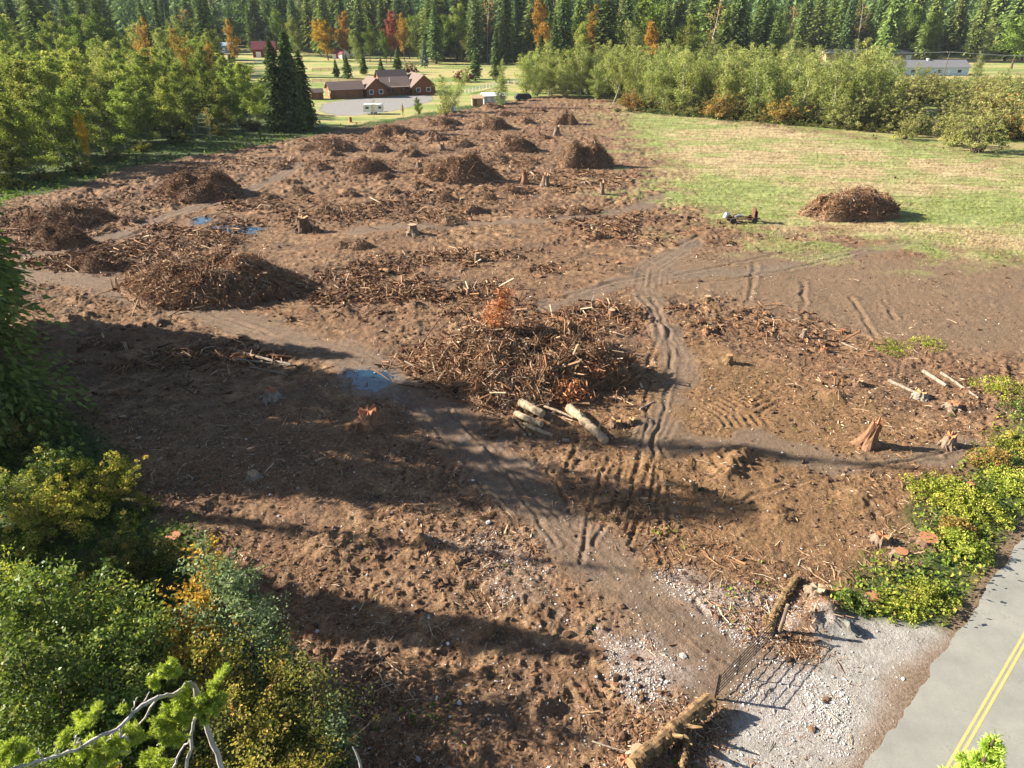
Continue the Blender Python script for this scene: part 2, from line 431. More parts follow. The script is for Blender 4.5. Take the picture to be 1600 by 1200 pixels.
def land(x, y, full=False):
    """height of the land and the cover it carries"""
    x = np.asarray(x, float); y = np.asarray(y, float)
    far = sstep(260, 330, y)
    e = .6 + .4 * vnoise(x * .21, y * .21, 3) + np.clip(y / 110, 0, 2) * vnoise(x * .09, y * .09, 4)
    nz = fbm(x * .35, y * .35, 4, 11) * 2.2
    dC = sdf(x, y, CLEARED)
    soil = sstep(-1.2, 1.2, dC + nz * (.5 + np.clip(y / 120, 0, 1.2)))
    dG = sdf(x, y, GRASS)
    grass = sstep(-6.0, 8.0, dG + nz * 4.2) * soil
    wisp = sstep(.12, .45, fbm(x * .16, y * .3, 4, 61)) * sstep(-17, -4, dG) * (1 - grass) * soil
    grass = np.maximum(grass, wisp * .75)
    green = np.zeros(x.shape)
    for p in GREENS: green = np.maximum(green, sstep(-7, 7, sdf(x, y, p) + nz * 3.4))
    green = np.clip(np.maximum(green, wisp) + .75 * sstep(-.02, .34, fbm(x * .1, y * .17, 4, 67)), 0, 1)
    lawn = np.maximum(sstep(-1, 2, sdf(x, y, LAWN) + nz), sstep(255, 270, y) * (1 - sstep(380, 470, y)) * sstep(60, 30, np.abs(x + 60)))
    lawn = np.maximum(lawn, .75 * sstep(60, 75, x) * sstep(100, 120, y) * (1 - sstep(380, 430, y)))
    lawn = np.maximum(lawn, sstep(130, 160, x) * sstep(150, 190, y) * (1 - sstep(420, 470, y)))
    lawn = lawn * (1 - soil)
    pad = sstep(-.6, .8, sdf(x, y, PAD) + nz * .5)
    lawn = lawn * (1 - pad)
    track = np.zeros(x.shape); groove = np.zeros(x.shape)
    for pl, wd in TRACKS:
        d, run = seg_dist(x, y, pl); tk = sstep(wd, wd * .35, d + nz * .7); track = np.maximum(track, tk); groove = groove + tk * vnoise(d * 3.6 + .4 * vnoise(run * .2, run * 0, 151), run * .12, 152)
    track *= soil
    rock = np.zeros(x.shape)
    for k, p in enumerate(ROCKS): rock = np.maximum(rock, sstep(-1.0, 1.2, sdf(x, y, p) + nz * .9) * (1 if k < 3 else .3))
    gravel = sstep(-.8, .8, sdf(x, y, GRAVEL) + nz * .7)
    ro = road_off(x, y)
    gravel = gravel * sstep(2.1, 2.4, ro)
    should = sstep(3.9, 2.6, ro + nz * .35) * sstep(-4.2, -2.6, ro)
    smooth = sstep(-2, 4, sdf(x, y, SMOOTH) + nz)
    gold = sstep(-3, 3, sdf(x, y, GOLD) + nz * 1.5)
    # heights
    calm = np.clip(np.maximum.reduce([track * .85, grass * .75, gravel * .95, smooth * .7, pad, lawn * .9, should, gold * .35, rock * .5]), 0, 1)
    amp = (1 - calm) * (.55 + .45 * sstep(-.3, .5, fbm(x * .11, y * .11, 3, 21)))
    amp = amp * (.55 + .45 * soil)
    z = amp * (.24 * fbm(x * .33, y * .33, 3, 31) + .20 * (np.abs(fbm(x * .9, y * .9, 2, 41)) - .25) + .12 * fbm(x * 2.3, y * 2.3, 2, 51))
    fine = vnoise(x * 5.1, y * 5.1, 71); fine2 = vnoise(x * 9.7, y * 9.7, 72)
    z = z + (.25 + .75 * amp) * (.035 * fine + .022 * fine2) * (1 - should)
    rough = sstep(75, 105, y) * (1 - calm) * soil * sstep(-.35, .35, fbm(x * .05, y * .05, 3, 144))
    z = z + rough * (.34 * np.abs(fbm(x * .42, y * .42, 3, 141)) + .34 * np.maximum(0, vnoise(x * .55, y * .7, 142) - .3) + .16 * vnoise(x * 1.9, y * 1.9, 143))
    clod = np.maximum(0, vnoise(x * 2.9, y * 2.9, 81) - .45) * .35 * amp * sstep(-.2, .4, fbm(x * .25, y * .25, 2, 82))
    z = z + clod + .035 * groove * soil
    z = z + grass * (.10 * np.abs(fbm(x * .8, y * 1.6, 2, 91)) + .06 * vnoise(x * 3, y * 5, 93))
    for hx, hy, hr, hh in HUMPS:
        c = G(hx, hy); d2 = ((x - c[0]) ** 2 + (y - c[1]) ** 2) / hr ** 2
        z = z + hh * np.exp(-d2 * 1.6) * (1 + .5 * vnoise(x * 1.7, y * 1.7, 95))
    for pl in RUTS:
        xa, ya = pl[0]; lo = np.min(pl, 0) - 2; hi = np.max(pl, 0) + 2
        m = (x > lo[0]) & (x < hi[0]) & (y > lo[1]) & (y < hi[1])
        if not m.any(): continue
        xs, ys = x[m], y[m]
        d, run = seg_dist(xs + .18 * vnoise(xs * .8, ys * .8, 96), ys + .18 * vnoise(xs * .8, ys * .8, 97), pl)
        wob = np.clip(.6 + .9 * fbm(run * .6, run * 0 + xa, 3, 98), 0, 1.4)
        wr = np.clip(ys / 330, .13, .24)
        z[m] += -(.10 * wob) * np.exp(-(d / wr) ** 2) + .05 * np.exp(-((d - 2.2 * wr) / wr) ** 2)
    for pl, hw in CLEATS:
        lo = np.min(pl, 0) - hw; hi = np.max(pl, 0) + hw
        m = (x > lo[0]) & (x < hi[0]) & (y > lo[1]) & (y < hi[1])
        if not m.any(): continue
        d, run = seg_dist(x[m], y[m], pl)
        z[m] += sstep(hw, hw * .7, d) * .055 * np.sin(run * 6.283 / .62 + .6 * vnoise(x[m], y[m], 99))
    wet = np.zeros(x.shape)
    for pl, _ in PUDDLES:
        d = sdf(x, y, W(pl)) + .4 * vnoise(x * .9, y * .9, 161) + .15 * vnoise(x * 2.7, y * 2.7, 162); q = sstep(-3.2, .0, d); wet = np.maximum(wet, sstep(-1.4, -.1, d)); z = z * (1 - q) - .035 * q; z = np.where(d > 0, np.minimum(z, -.06 - .03 * sstep(0, 1, d)), z)
    dw = sdf(x, y, W([(600, 590), (650, 600), (720, 650), (790, 690), (830, 725), (800, 745), (740, 725), (690, 680), (630, 630)]))
    wet = np.maximum(wet, .75 * sstep(-1.2, 1.0, dw + nz) * sstep(-.1, .3, fbm(x * .5, y * .5, 3, 171)))
    # bank down to the road, land flat beneath it, hills far behind
    flat = sstep(2.9, 2.2, ro) * sstep(-60, -40, ro)
    z = z * (1 - flat) - .03 * flat
    z = z + sstep(430, 1300, y) * 190
    z = z * np.where((y > 255) & (y < 470), .5, 1)
    if not full: return z
    return z, dict(soil=soil, grass=grass, green=green, lawn=lawn, pad=pad, track=track, rock=rock, gravel=gravel, should=should, smooth=smooth, gold=gold, wet=wet)

def zat(x, y):
    return float(land(np.array([x]), np.array([y]))[0])

def build_ground():
    rows = G(np.zeros(1040) + 800, np.linspace(1310, 118, 1040))[1]
    rows = np.concatenate([[-90, -60, -35, -15, 0, 5, 9], rows[rows > 11], np.geomspace(rows[-1] * 1.012, 2600, 70)])
    s = np.concatenate([-np.geomspace(6, .84, 26), np.linspace(-.8, .8, 1060), np.geomspace(.84, 6, 26)])
    wY = CP * np.maximum(rows, 0) + CAM_H * SP
    X = s[None] * wY[:, None]; Y = np.broadcast_to(rows[:, None], X.shape)
    n, m = X.shape
    z, k = land(X.ravel(), Y.ravel(), True)
    V = np.stack([X.ravel(), Y.ravel(), z], 1)
    i = np.arange(n - 1)[:, None] * m; j = np.arange(m - 1)[None]
    F = np.stack([i + j, i + j + 1, i + m + j + 1, i + m + j], -1).reshape(-1, 4)
    mb = MB(); mb.add(V, F)
    me = mb.mesh("ground", ground_mat(), smooth=True)
    for nm, keys in (("coverA", ("grass", "green", "track", "gravel")), ("coverB", ("soil", "lawn", "rock", "pad")), ("coverC", ("should", "smooth", "gold", "wet"))):
        ca = me.color_attributes.new(nm, 'FLOAT_COLOR', 'POINT')
        ca.data.foreach_set("color", np.stack([k[q] if q else np.ones(n * m) for q in keys], 1).astype(np.float32).ravel())
    return tag(link("ground", me), kind="structure")

def ground_mat():
    nt = NT("ground_cover")
    pos = nt.n("NewGeometry", out=0)
    def sep(nm):
        nd = nt.t.nodes.new("ShaderNodeAttribute"); nd.attribute_name = nm
        sp = nt.t.nodes.new("ShaderNodeSeparateColor"); nt.t.links.new(nd.outputs["Color"], sp.inputs[0])
        return sp.outputs[0], sp.outputs[1], sp.outputs[2], nd.outputs["Alpha"]
    grass, green, track, gravel = sep("coverA")
    soil, lawn, rock, pad = sep("coverB")
    should, smooth, gold, wetm = sep("coverC")
    n_big = nt.noise(.09, 4, .6, pos); n_mid = nt.noise(.8, 5, .65, pos); n_fin = nt.noise(7, 5, .7, pos); n_tiny = nt.noise(22, 3, .7, pos)
    # churned soil: dark brown earth, reddish bark, pale chips
    dirt = nt.ramp(n_mid, [(.28, (.042, .025, .016)), (.43, (.135, .078, .041)), (.54, (.265, .16, .085)), (.68, (.43, .285, .165))])
    dirt = nt.mix(nt.ramp(n_big, [(.38, (0, 0, 0)), (.6, (.85, .85, .85))]), dirt, nt.mix(n_fin, (.085, .047, .028), (.27, .158, .09)))
    wet = nt.noise(.23, 4, .6, nt.n('Mapping', {'Vector': pos, 'Location': (31, 7, 0)}))
    dirt = nt.mix(nt.ramp(wet, [(.5, (0, 0, 0)), (.64, (.75, .75, .75))]), dirt, nt.mix(n_fin, (.06, .04, .028), (.14, .095, .065)))
    rust = nt.noise(.3, 5, .7, nt.n('Mapping', {'Vector': pos, 'Location': (3, 57, 0)}))
    dirt = nt.mix(nt.ramp(rust, [(.54, (0, 0, 0)), (.7, (.7, .7, .7))]), dirt, nt.mix(n_fin, (.17, .075, .035), (.34, .18, .095)))
    dirt = nt.mix(nt.ramp(n_tiny, [(.40, (.85, .85, .85)), (.5, (0, 0, 0))]), dirt, (.04, .025, .018))
    dirt = nt.mix(nt.ramp(n_fin, [(.56, (0, 0, 0)), (.66, (.6, .6, .6))]), dirt, (.36, .26, .17))
    dirt = nt.mix(nt.math('MULTIPLY', gold, .55), dirt, nt.ramp(n_fin, [(.3, (.08, .045, .02)), (.55, (.2, .118, .052)), (.75, (.32, .205, .1))]))
    dirt = nt.mix(nt.math('MULTIPLY', smooth, .8), dirt, nt.ramp(n_fin, [(.3, (.085, .058, .037)), (.55, (.17, .118, .076)), (.75, (.27, .195, .13))]))
    packed = nt.ramp(nt.noise(2.2, 6, .7, pos), [(.3, (.09, .067, .05)), (.6, (.165, .127, .098)), (.8, (.235, .19, .15))])
    c = nt.mix(nt.math('MULTIPLY', track, .62), dirt, packed)
    under = nt.ramp(nt.noise(1.3, 6, .7, pos), [(.3, (.02, .03, .012)), (.5, (.05, .075, .022)), (.7, (.1, .1, .04))])
    c = nt.mix(soil, under, c)
    # meadow
    st = nt.n("Mapping", {"Vector": pos, "Scale": (.25, .8, 1), "Rotation": (0, 0, .35)})
    n_g = nt.noise(.9, 7, .7, st)
    dry = nt.ramp(n_g, [(.3, (.13, .09, .045)), (.42, (.23, .175, .09)), (.55, (.34, .27, .15)), (.75, (.42, .34, .21))])
    fresh = nt.ramp(n_g, [(.3, (.075, .09, .025)), (.45, (.12, .17, .042)), (.62, (.19, .25, .065)), (.8, (.26, .29, .1))])
    gr = nt.mix(nt.math('MULTIPLY', green, .75), dry, fresh)
    c = nt.mix(grass, c, gr)
    lw = nt.ramp(nt.noise(.05, 6, .65, nt.n('Mapping', {'Vector': pos, 'Scale': (.5, 1.3, 1)})), [(.35, (.12, .16, .05)), (.46, (.2, .24, .07)), (.54, (.34, .27, .13)), (.66, (.2, .25, .07))])
    c = nt.mix(lawn, c, lw)
    stone = nt.n("TexVoronoi", {"Vector": pos, "Scale": 16.0}, 1)
    stv = nt.n("SeparateColor", {0: stone})
    gcol = nt.ramp(nt.noise(1.1, 5, .7, pos), [(.3, (.14, .12, .1)), (.5, (.24, .22, .195)), (.7, (.33, .31, .28))])
    gcol = nt.mix(nt.math('MULTIPLY', stv, .45), gcol, (.4, .39, .37))
    c = nt.mix(gravel, c, gcol)
    c = nt.mix(nt.math('MULTIPLY', rock, .55), c, nt.mix(stv, (.16, .11, .085), (.42, .4, .39)))
    c = nt.mix(pad, c, nt.mix(n_mid, (.17, .165, .16), (.25, .24, .23)))
    c = nt.mix(nt.math('MULTIPLY', should, .8), c, nt.ramp(n_fin, [(.3, (.09, .05, .03)), (.5, (.2, .13, .085)), (.7, (.28, .22, .17))]))
    c = nt.mix(nt.math('MULTIPLY', wetm, .6), c, (.03, .024, .02))
    rgh = nt.n('MapRange', {0: wetm, 1: 0.0, 2: 1.0, 3: .95, 4: .3})
    h = nt.math('ADD', nt.math('MULTIPLY', n_fin, .7), nt.math('MULTIPLY', n_tiny, .4))
    return nt.done(nt.princ(c, rgh, nt.bump(h, 1.0, .14), spec=nt.n('MapRange', {0: wetm, 1: 0.0, 2: 1.0, 3: .15, 4: .6})))

ground = build_ground()

# puddles
def water_mat():
    nt = NT("puddle_water")
    nz = nt.noise(1.5, 3, .5)
    return nt.done(nt.princ((.006, .03, .055), .04, nt.bump(nz, .03, .02), spec=1.0))  # blue of the reflected sky is put into the base colour
WATER = water_mat()
for pl, lab in PUDDLES:
    w_ = W(pl); c = np.mean(w_, 0); mb = MB()
    ring = [c + (p - c) * 1.2 for p in w_]
    add_slab(mb, [(p[0], p[1], -.055) for p in ring][::-1] if False else [(p[0], p[1], -.048) for p in ring][::-1], .01)
    tag(mb.build("puddle", WATER), lab, "puddle", "rain puddles on the muddy clearing", "structure")

# ------------------------------------------------------------------ road
def road():
    nt = NT("asphalt")
    pos = nt.n("NewGeometry", out=0)
    a = nt.noise(60, 3, .7, pos); b = nt.noise(.45, 5, .65, pos)
    st = nt.n("Mapping", {"Vector": pos, "Rotation": (0, 0, -math.atan2(RDd[1], RDd[0])), "Scale": (.04, 1.0, 1)})
    s = nt.noise(1.1, 3, .5, st)
    c = nt.ramp(b, [(.3, (.16, .162, .145)), (.55, (.225, .222, .195)), (.75, (.275, .262, .22))])
    c = nt.mix(nt.math('MULTIPLY', s, .35), c, (.27, .26, .23))
    c = nt.mix(nt.ramp(a, [(.35, (.5, .5, .5)), (.5, (0, 0, 0))]), c, (.09, .09, .085))
    cw = nt.noise(.5, 5, .7, pos)
    line = nt.math('ABSOLUTE', nt.math('SUBTRACT', cw, .5))
    crack = nt.ramp(line, [(.0, (.55, .55, .55)), (.006, (0, 0, 0))])
    c = nt.mix(nt.math('MULTIPLY', crack, nt.ramp(b, [(.5, (0, 0, 0)), (.6, (1, 1, 1))])), c, (.06, .06, .055))
    spill = nt.ramp(nt.noise(9, 4, .7, pos), [(.6, (0, 0, 0)), (.7, (.4, .4, .4))])
    c = nt.mix(spill, c, (.36, .33, .28))
    m = nt.done(nt.princ(c, .85, nt.bump(a, .4, .01)))
    nt = NT("yellow_road_paint")
    a = nt.noise(25, 4, .7, nt.n("NewGeometry", out=0))
    c = nt.ramp(a, [(.36, (.2, .18, .14)), (.44, (.46, .31, .11)), (.6, (.58, .39, .12))])
    my = nt.done(nt.princ(c, .75))
    def strip(name, o0, o1, z, mat, wob=0.0, t0=-70, t1=160, n=1600):
        ts = np.linspace(t0, t1, n)
        e0 = o0 + wob * fbm(ts * .6, ts * 0 + o0, 5, 5, .6); e1 = o1 + wob * fbm(ts * .6, ts * 0 + o1, 5, 6, .6)
        A = RD[0][None] + ts[:, None] * RDd[None]
        L = A + e0[:, None] * RDn[None]; Rr = A + e1[:, None] * RDn[None]
        top = np.concatenate([np.c_[L, np.full(n, z)], np.c_[Rr, np.full(n, z)]])
        mb = MB(); i = np.arange(n - 1)
        mb.add(top, np.stack([i, i + 1, n + i + 1, n + i], 1))
        return tag(mb.build(name, mat), kind="structure")
    strip("road", -2.6, 2.33, .022, m, .3)
    strip("road_marking", .05, .16, .027, my, .006)
    strip("road_marking", -.16, -.05, .027, my, .006)
road()
# ------------------------------------------------------------------ foliage materials
LEAF = {
 'alder':  leafmat("alder_leaves", [(0, (.06, .1, .022)), (.35, (.155, .21, .048)), (.75, (.28, .33, .095)), (1, (.4, .38, .13))], .42),
 'pale':   leafmat("pale_alder_leaves", [(0, (.085, .125, .035)), (.4, (.21, .255, .075)), (.8, (.34, .375, .13)), (1, (.45, .42, .18))], .42),
 'green':  leafmat("green_leaves", [(0, (0.045, 0.0825, 0.018)), (.5, (0.12, 0.18, 0.0375)), (1, (0.225, 0.3, 0.06))], .35),
 'olive':  leafmat("olive_willow_leaves", [(0, (.13, .145, .05)), (.5, (.29, .3, .1)), (1, (.44, .42, .17))], .4),
 'gold':   leafmat("golden_leaves", [(0, (.2, .15, .02)), (.4, (.5, .36, .035)), (.8, (.62, .44, .05)), (1, (.6, .3, .04))], .35),
 'orange': leafmat("orange_leaves", [(0, (.14, .08, .025)), (.4, (.32, .17, .04)), (.75, (.42, .25, .055)), (1, (.36, .3, .07))], .35),
 'tan':    leafmat("tan_leaves", [(0, (0.135, 0.101, 0.0338)), (.5, (0.351, 0.243, 0.0675)), (1, (0.486, 0.324, 0.108))], .35),
 'red':    leafmat("red_leaves", [(0, (.1, .03, .03)), (.5, (.33, .07, .08)), (1, (.42, .18, .12))], .3),
 'plum':   leafmat("plum_leaves", [(0, (0.0325, 0.0078, 0.013)), (.5, (0.091, 0.0182, 0.026)), (1, (0.156, 0.039, 0.039))], .25),
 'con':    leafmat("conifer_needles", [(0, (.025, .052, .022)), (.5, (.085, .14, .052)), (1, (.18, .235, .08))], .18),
 'dens':   leafmat("dense_conifer_needles", [(0, (.02, .04, .015)), (.5, (.06, .095, .03)), (1, (.12, .15, .05))], .15),
 'ncedar': leafmat("near_cedar_sprays", [(0, (.04, .075, .018)), (.5, (.12, .18, .045)), (1, (.25, .31, .09))], .3),
 'blue':   leafmat("blue_conifer_needles", [(0, (0.042, 0.077, 0.063)), (.5, (0.091, 0.14, 0.105)), (1, (0.154, 0.21, 0.154))], .15),
 'cedar':  leafmat("cedar_sprays", [(0, (0.0425, 0.0765, 0.0238)), (.5, (0.111, 0.162, 0.0425)), (1, (0.204, 0.246, 0.0765))], .2),
 'bright': leafmat("bright_fir_needles", [(0, (.16, .24, .04)), (.5, (.34, .47, .075)), (1, (.5, .6, .14))], .35),
 'near':   leafmat("near_alder_leaves", [(0, (.035, .06, .014)), (.4, (.1, .15, .032)), (.8, (.21, .265, .06)), (1, (.38, .35, .09))], .4, .015),
 'yellow': leafmat("yellow_green_leaves", [(0, (.07, .085, .016)), (.4, (.2, .205, .04)), (.8, (.37, .33, .075)), (1, (.46, .3, .08))], .38),
 'lime':   leafmat("lime_leaves", [(0, (.09, .12, .02)), (.5, (.24, .29, .045)), (1, (.46, .44, .09))], .38),
 'silver': leafmat("silver_willow_leaves", [(0, (.05, .075, .035)), (.5, (.14, .185, .085)), (1, (.3, .34, .19))], .3),
 'dull':   leafmat("dull_undergrowth_leaves", [(0, (.035, .05, .016)), (.5, (.1, .12, .035)), (.85, (.2, .2, .06)), (1, (.3, .2, .06))], .33),
 'deadred': leafmat("dead_red_needles", [(0, (.15, .065, .03)), (.5, (.34, .155, .07)), (1, (.46, .27, .15))], .2),
}
BARK = {
 'alder': barkmat("pale_alder_bark", (.16, .14, .11), (.42, .39, .33), 4.0),
 'brown': barkmat("brown_bark", (.045, .032, .024), (.14, .1, .075), 5.0),
 'grey': barkmat("bleached_bark", (.2, .18, .17), (.5, .47, .44), 9.0),
}

def limb(p0, d, L, n=5, wob=.12, rise=.25):
    p = np.array(p0, float); d = unit(np.array(d, float)); P = [p.copy()]
    for i in range(n):
        d = unit(d + rng.normal(size=3) * wob + np.array([0, 0, rise / n])); p = p + d * L / n; P.append(p.copy())
    return np.array(P)

def broadleaf(h, wid, leaf, n, bark, leaf_size=.34, base=.22, stems=1, lean=(0, 0), dens=1.0, spread=.55):
    """trunk with limbs, and a crown of leaf clumps hung on the limb ends"""
    tr = MB(); cl = []; k = 0
    for s in range(stems):
        d0 = np.array([lean[0] + (rng.normal() * .16 if stems > 1 else rng.normal() * .04), lean[1] + (rng.normal() * .16 if stems > 1 else rng.normal() * .04), 1.0])
        off = rng.normal(size=3) * (.35 if stems > 1 else 0); off[2] = 0
        hh = h * (1 if s == 0 else rng.uniform(.72, .98))
        T = limb(off + [0, 0, -.3], d0, hh * .97, 9, .05, .1)
        add_tube(tr, T, np.linspace(.013 * h, .003 * h, len(T)), 7, lump=.1, seed=s)
        nl = int(11 * dens) + 4
        for q in range(nl):
            t = base + (1 - base) * (q + rng.uniform(0, 1)) / nl
            f = t * (len(T) - 1); i = min(int(f), len(T) - 2); p = T[i] + (T[i + 1] - T[i]) * (f - i)
            a = q * 2.4 + rng.uniform(-.5, .5)
            prof = math.sin(math.pi * min(1, max(0.02, (t - base + .12) / (1.12 - base))) ** .8) ** .7
            L = wid * .5 * prof * rng.uniform(.6, 1.15) + .3
            B = limb(p, (math.cos(a), math.sin(a), rng.uniform(.15, .9)), L, 4, .14, .3)
            add_tube(tr, B, np.linspace(.0045 * h * (1.2 - t), .0012 * h, len(B)), 4)
            for j in range(1, len(B)): cl.append((B[j], .35 + .22 * L * rng.uniform(.7, 1.3), t))
        cl.append((T[-1], .5, 1.0))
    C = np.array([c[0] for c in cl]); S = np.array([c[1] for c in cl]) * spread * 1.5
    tt = np.array([c[2] for c in cl])
    wgt = S ** 1.6; idx = rng.choice(len(C), n, p=wgt / wgt.sum())
    cv = rng.uniform(-.22, .22, len(C))
    P = C[idx] + rng.normal(size=(n, 3)) * S[idx, None] * np.array([.62, .62, .5])
    P[:, 2] = np.maximum(P[:, 2], .1)
    cr = MB(); add_leaves(cr, P, leaf_size * rng.uniform(.6, 1.4, n), np.clip(.5 + cv[idx] + rng.normal(size=n) * .2 + .15 * (tt[idx] - .5), 0, 1), .45)
    return tr.mesh("trunk", BARK[bark]), cr.mesh("crown", LEAF[leaf])

def conifer(h, wid, leaf, levels=30, per=9, seg=4, droop=.35, base=.08, power=.85, size=1.0, bark='brown', gappy=.12, columnar=0.0):
    tr = MB(); T = np.array([[0, 0, -.3], [.02 * h * rng.normal() * .2, 0, h * .5], [0, 0, h]])
    add_tube(tr, T, [.016 * h, .009 * h, .002 * h], 7)
    C = []; D = []; S = []; Vv = []
    for l in range(levels):
        t = base + (1 - base) * ((l + rng.uniform(-.4, .4)) / levels); t = min(max(t, base), .995)
        rad = wid * .5 * max((1 - t) ** power * (1 - columnar) + columnar * min(1, (1 - t) * 4), .02) * rng.uniform(.75, 1.15) * min(1, .55 + (t - base) * 5)
        for q in range(per):
            if rng.uniform() < gappy: continue
            a = q * 6.283 / per + rng.uniform(-.4, .4) + l * 1.1
            L = rad * rng.uniform(.62, 1.12) + .12
            sg = max(2, int(seg * (.4 + .6 * (1 - t)) + .5))
            dv = rng.uniform(-.2, .2)
            o = np.array([math.cos(a), math.sin(a), 0])
            for j in range(sg):
                f = (j + .7) / sg
                z = h * t + L * (.16 * math.sin(f * 3) - droop * f * f)
                side = np.array([-o[1], o[0], 0])
                for sd_ in ((-1, 1) if f < .9 else (0,)):
                    p = o * L * f + side * sd_ * L * .17 * (1.1 - f * .6); p[2] = z - abs(sd_) * .04 * L
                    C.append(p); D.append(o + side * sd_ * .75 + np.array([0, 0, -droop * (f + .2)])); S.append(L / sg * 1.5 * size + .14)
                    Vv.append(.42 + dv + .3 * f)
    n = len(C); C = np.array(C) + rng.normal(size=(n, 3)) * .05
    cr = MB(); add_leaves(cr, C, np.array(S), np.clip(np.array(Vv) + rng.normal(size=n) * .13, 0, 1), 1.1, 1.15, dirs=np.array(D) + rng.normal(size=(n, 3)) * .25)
    add_leaves(cr, np.array([[0, 0, h * 1.0], [0, 0, h * .985], [0, 0, h * .97]]), .03 * h, .7, 0, 2, dirs=np.array([[0, 0, 1.], [.2, 0, 1], [0, .2, 1]]))
    return tr.mesh("trunk", BARK[bark]), cr.mesh("crown", LEAF[leaf])

def bush(h, wid, leaf, n, leaf_size=.12, stems=9, bark='brown', clumps=26, top=.9):
    stems = int(stems * 2.2); clumps = int(clumps * 1.3); n = int(n * 1.35); leaf_size *= .82
    tr = MB(); cl = []
    for s in range(stems):
        a = rng.uniform(0, 6.28); sp = rng.uniform(.1, .8)
        B = limb((rng.normal() * .15 * wid * .3, rng.normal() * .15 * wid * .3, -.15), (math.cos(a) * sp * wid / h, math.sin(a) * sp * wid / h, 1), h * rng.uniform(.55, 1.2), 5, .16, .2)
        add_tube(tr, B, np.linspace(.011 * h + .008, .005, len(B)), 5)
        cl += [(B[j], .42 - .05 * j) for j in range(2, len(B))]
    for q in range(clumps):
        a = rng.uniform(0, 6.28); rr = math.sqrt(rng.uniform()) * wid * .5; zz = h * top * (1 - (2 * rr / wid) ** 2 * .75) * rng.uniform(.35, 1.0)
        cl.append((np.array([rr * math.cos(a), rr * math.sin(a), zz]), rng.uniform(.25, .6)))
    C = np.array([c[0] for c in cl]); S = np.array([c[1] for c in cl]) * min(1.0, wid * .24)
    idx = rng.choice(len(C), n, p=(S ** 1.3) / (S ** 1.3).sum()); cv = rng.normal(size=len(C)) * .26
    dv = unit(rng.normal(size=(n, 3))) * (rng.uniform(.25, 1, n) ** .5)[:, None]
    P = C[idx] + dv * S[idx, None] * np.array([1, 1, .75]); P[:, 2] = np.maximum(P[:, 2], .04)
    cr = MB(); add_leaves(cr, P, leaf_size * rng.uniform(.55, 1.4, n), np.clip(.48 + cv[idx] + rng.normal(size=n) * .2, 0, 1), .5)
    return tr.mesh("stems", BARK[bark]), cr.mesh("foliage", LEAF[leaf])

# one set of meshes per kind, shared by the copies
KIND = {}
def kinds(name, n, f): KIND[name] = [f() for _ in range(n)]
kinds('alder', 4, lambda: broadleaf(17, 7.6, 'alder', 9500, 'alder', .33, .06, dens=1.2))
kinds('pale', 5, lambda: broadleaf(16, 7.4, 'pale', 6800, 'alder', .32, .05, dens=1.1, stems=2))
kinds('leaning', 1, lambda: broadleaf(16, 6, 'pale', 3200, 'alder', .33, .5, lean=(.42, .05)))
kinds('green', 3, lambda: broadleaf(18, 9, 'green', 6500, 'brown', .42))
kinds('gold', 2, lambda: broadleaf(17, 8.5, 'gold', 5200, 'brown', .42))
kinds('tan', 2, lambda: broadleaf(15, 6, 'tan', 3200, 'brown', .36))
kinds('orange', 2, lambda: broadleaf(15, 7, 'orange', 4200, 'brown', .42))
kinds('red', 1, lambda: broadleaf(14, 7, 'red', 4200, 'brown', .42))
kinds('plum', 1, lambda: bush(4, 6, 'plum', 2600, .3, 8, clumps=30))
kinds('con', 5, lambda: conifer(34, 12, 'con', 56, 11, 6, size=.95, power=.7))
kinds('fir', 4, lambda: conifer(34, 13.5, 'cedar', 52, 11, 6, size=.95, power=.6))
kinds('cedar', 3, lambda: conifer(30, 13, 'cedar', 54, 12, 6, droop=.5, size=.95, power=.5, gappy=.05))
kinds('spruce', 3, lambda: conifer(9, 4.6, 'con', 24, 10, 3, size=1.1, gappy=.03, base=.06))
kinds('bluespruce', 1, lambda: conifer(14, 6, 'blue', 28, 10, 4, size=1.1, gappy=.03))
kinds('dense', 2, lambda: conifer(21, 8.5, 'dens', 60, 14, 6, droop=.45, size=.85, power=.5, gappy=.06, base=.03))
kinds('willow', 5, lambda: bush(6, 7, 'olive', 6500, .24, 14, clumps=34))
kinds('yellowbush', 2, lambda: bush(4, 5, 'tan', 3000, .24, 9, clumps=26))
kinds('lowbush', 3, lambda: bush(2.4, 3.4, 'dull', 1800, .22, 7, clumps=18))
kinds('shade', 3, lambda: conifer(34, 9, 'con', 50, 10, 5, size=.9, gappy=.35))
kinds('screen', 2, lambda: conifer(24, 9.5, 'con', 50, 12, 5, size=1.1, gappy=.08, power=.6))
kinds('bare', 2, lambda: broadleaf(12, 4, 'tan', 420, 'alder', .26, .4))
NATIVE = dict(alder=17, pale=16, leaning=16, green=18, gold=17, tan=15, orange=15, red=14, plum=4, con=34, fir=34, cedar=30, spruce=9, bluespruce=14, dense=21, willow=6, yellowbush=4, lowbush=2.4, shade=34, screen=24, bare=12)
NAMES = dict(alder='alder_tree', pale='alder_tree', leaning='alder_tree', green='broadleaf_tree', gold='maple_tree', tan='broadleaf_tree', orange='maple_tree', red='maple_tree', plum='plum_bush', con='conifer_tree',
             fir='fir_tree', cedar='cedar_tree', spruce='spruce_tree', bluespruce='spruce_tree', dense='conifer_tree', willow='willow_shrub', yellowbush='shrub', lowbush='shrub', shade='conifer_tree', screen='conifer_tree', bare='bare_tree')
_cnt = {}
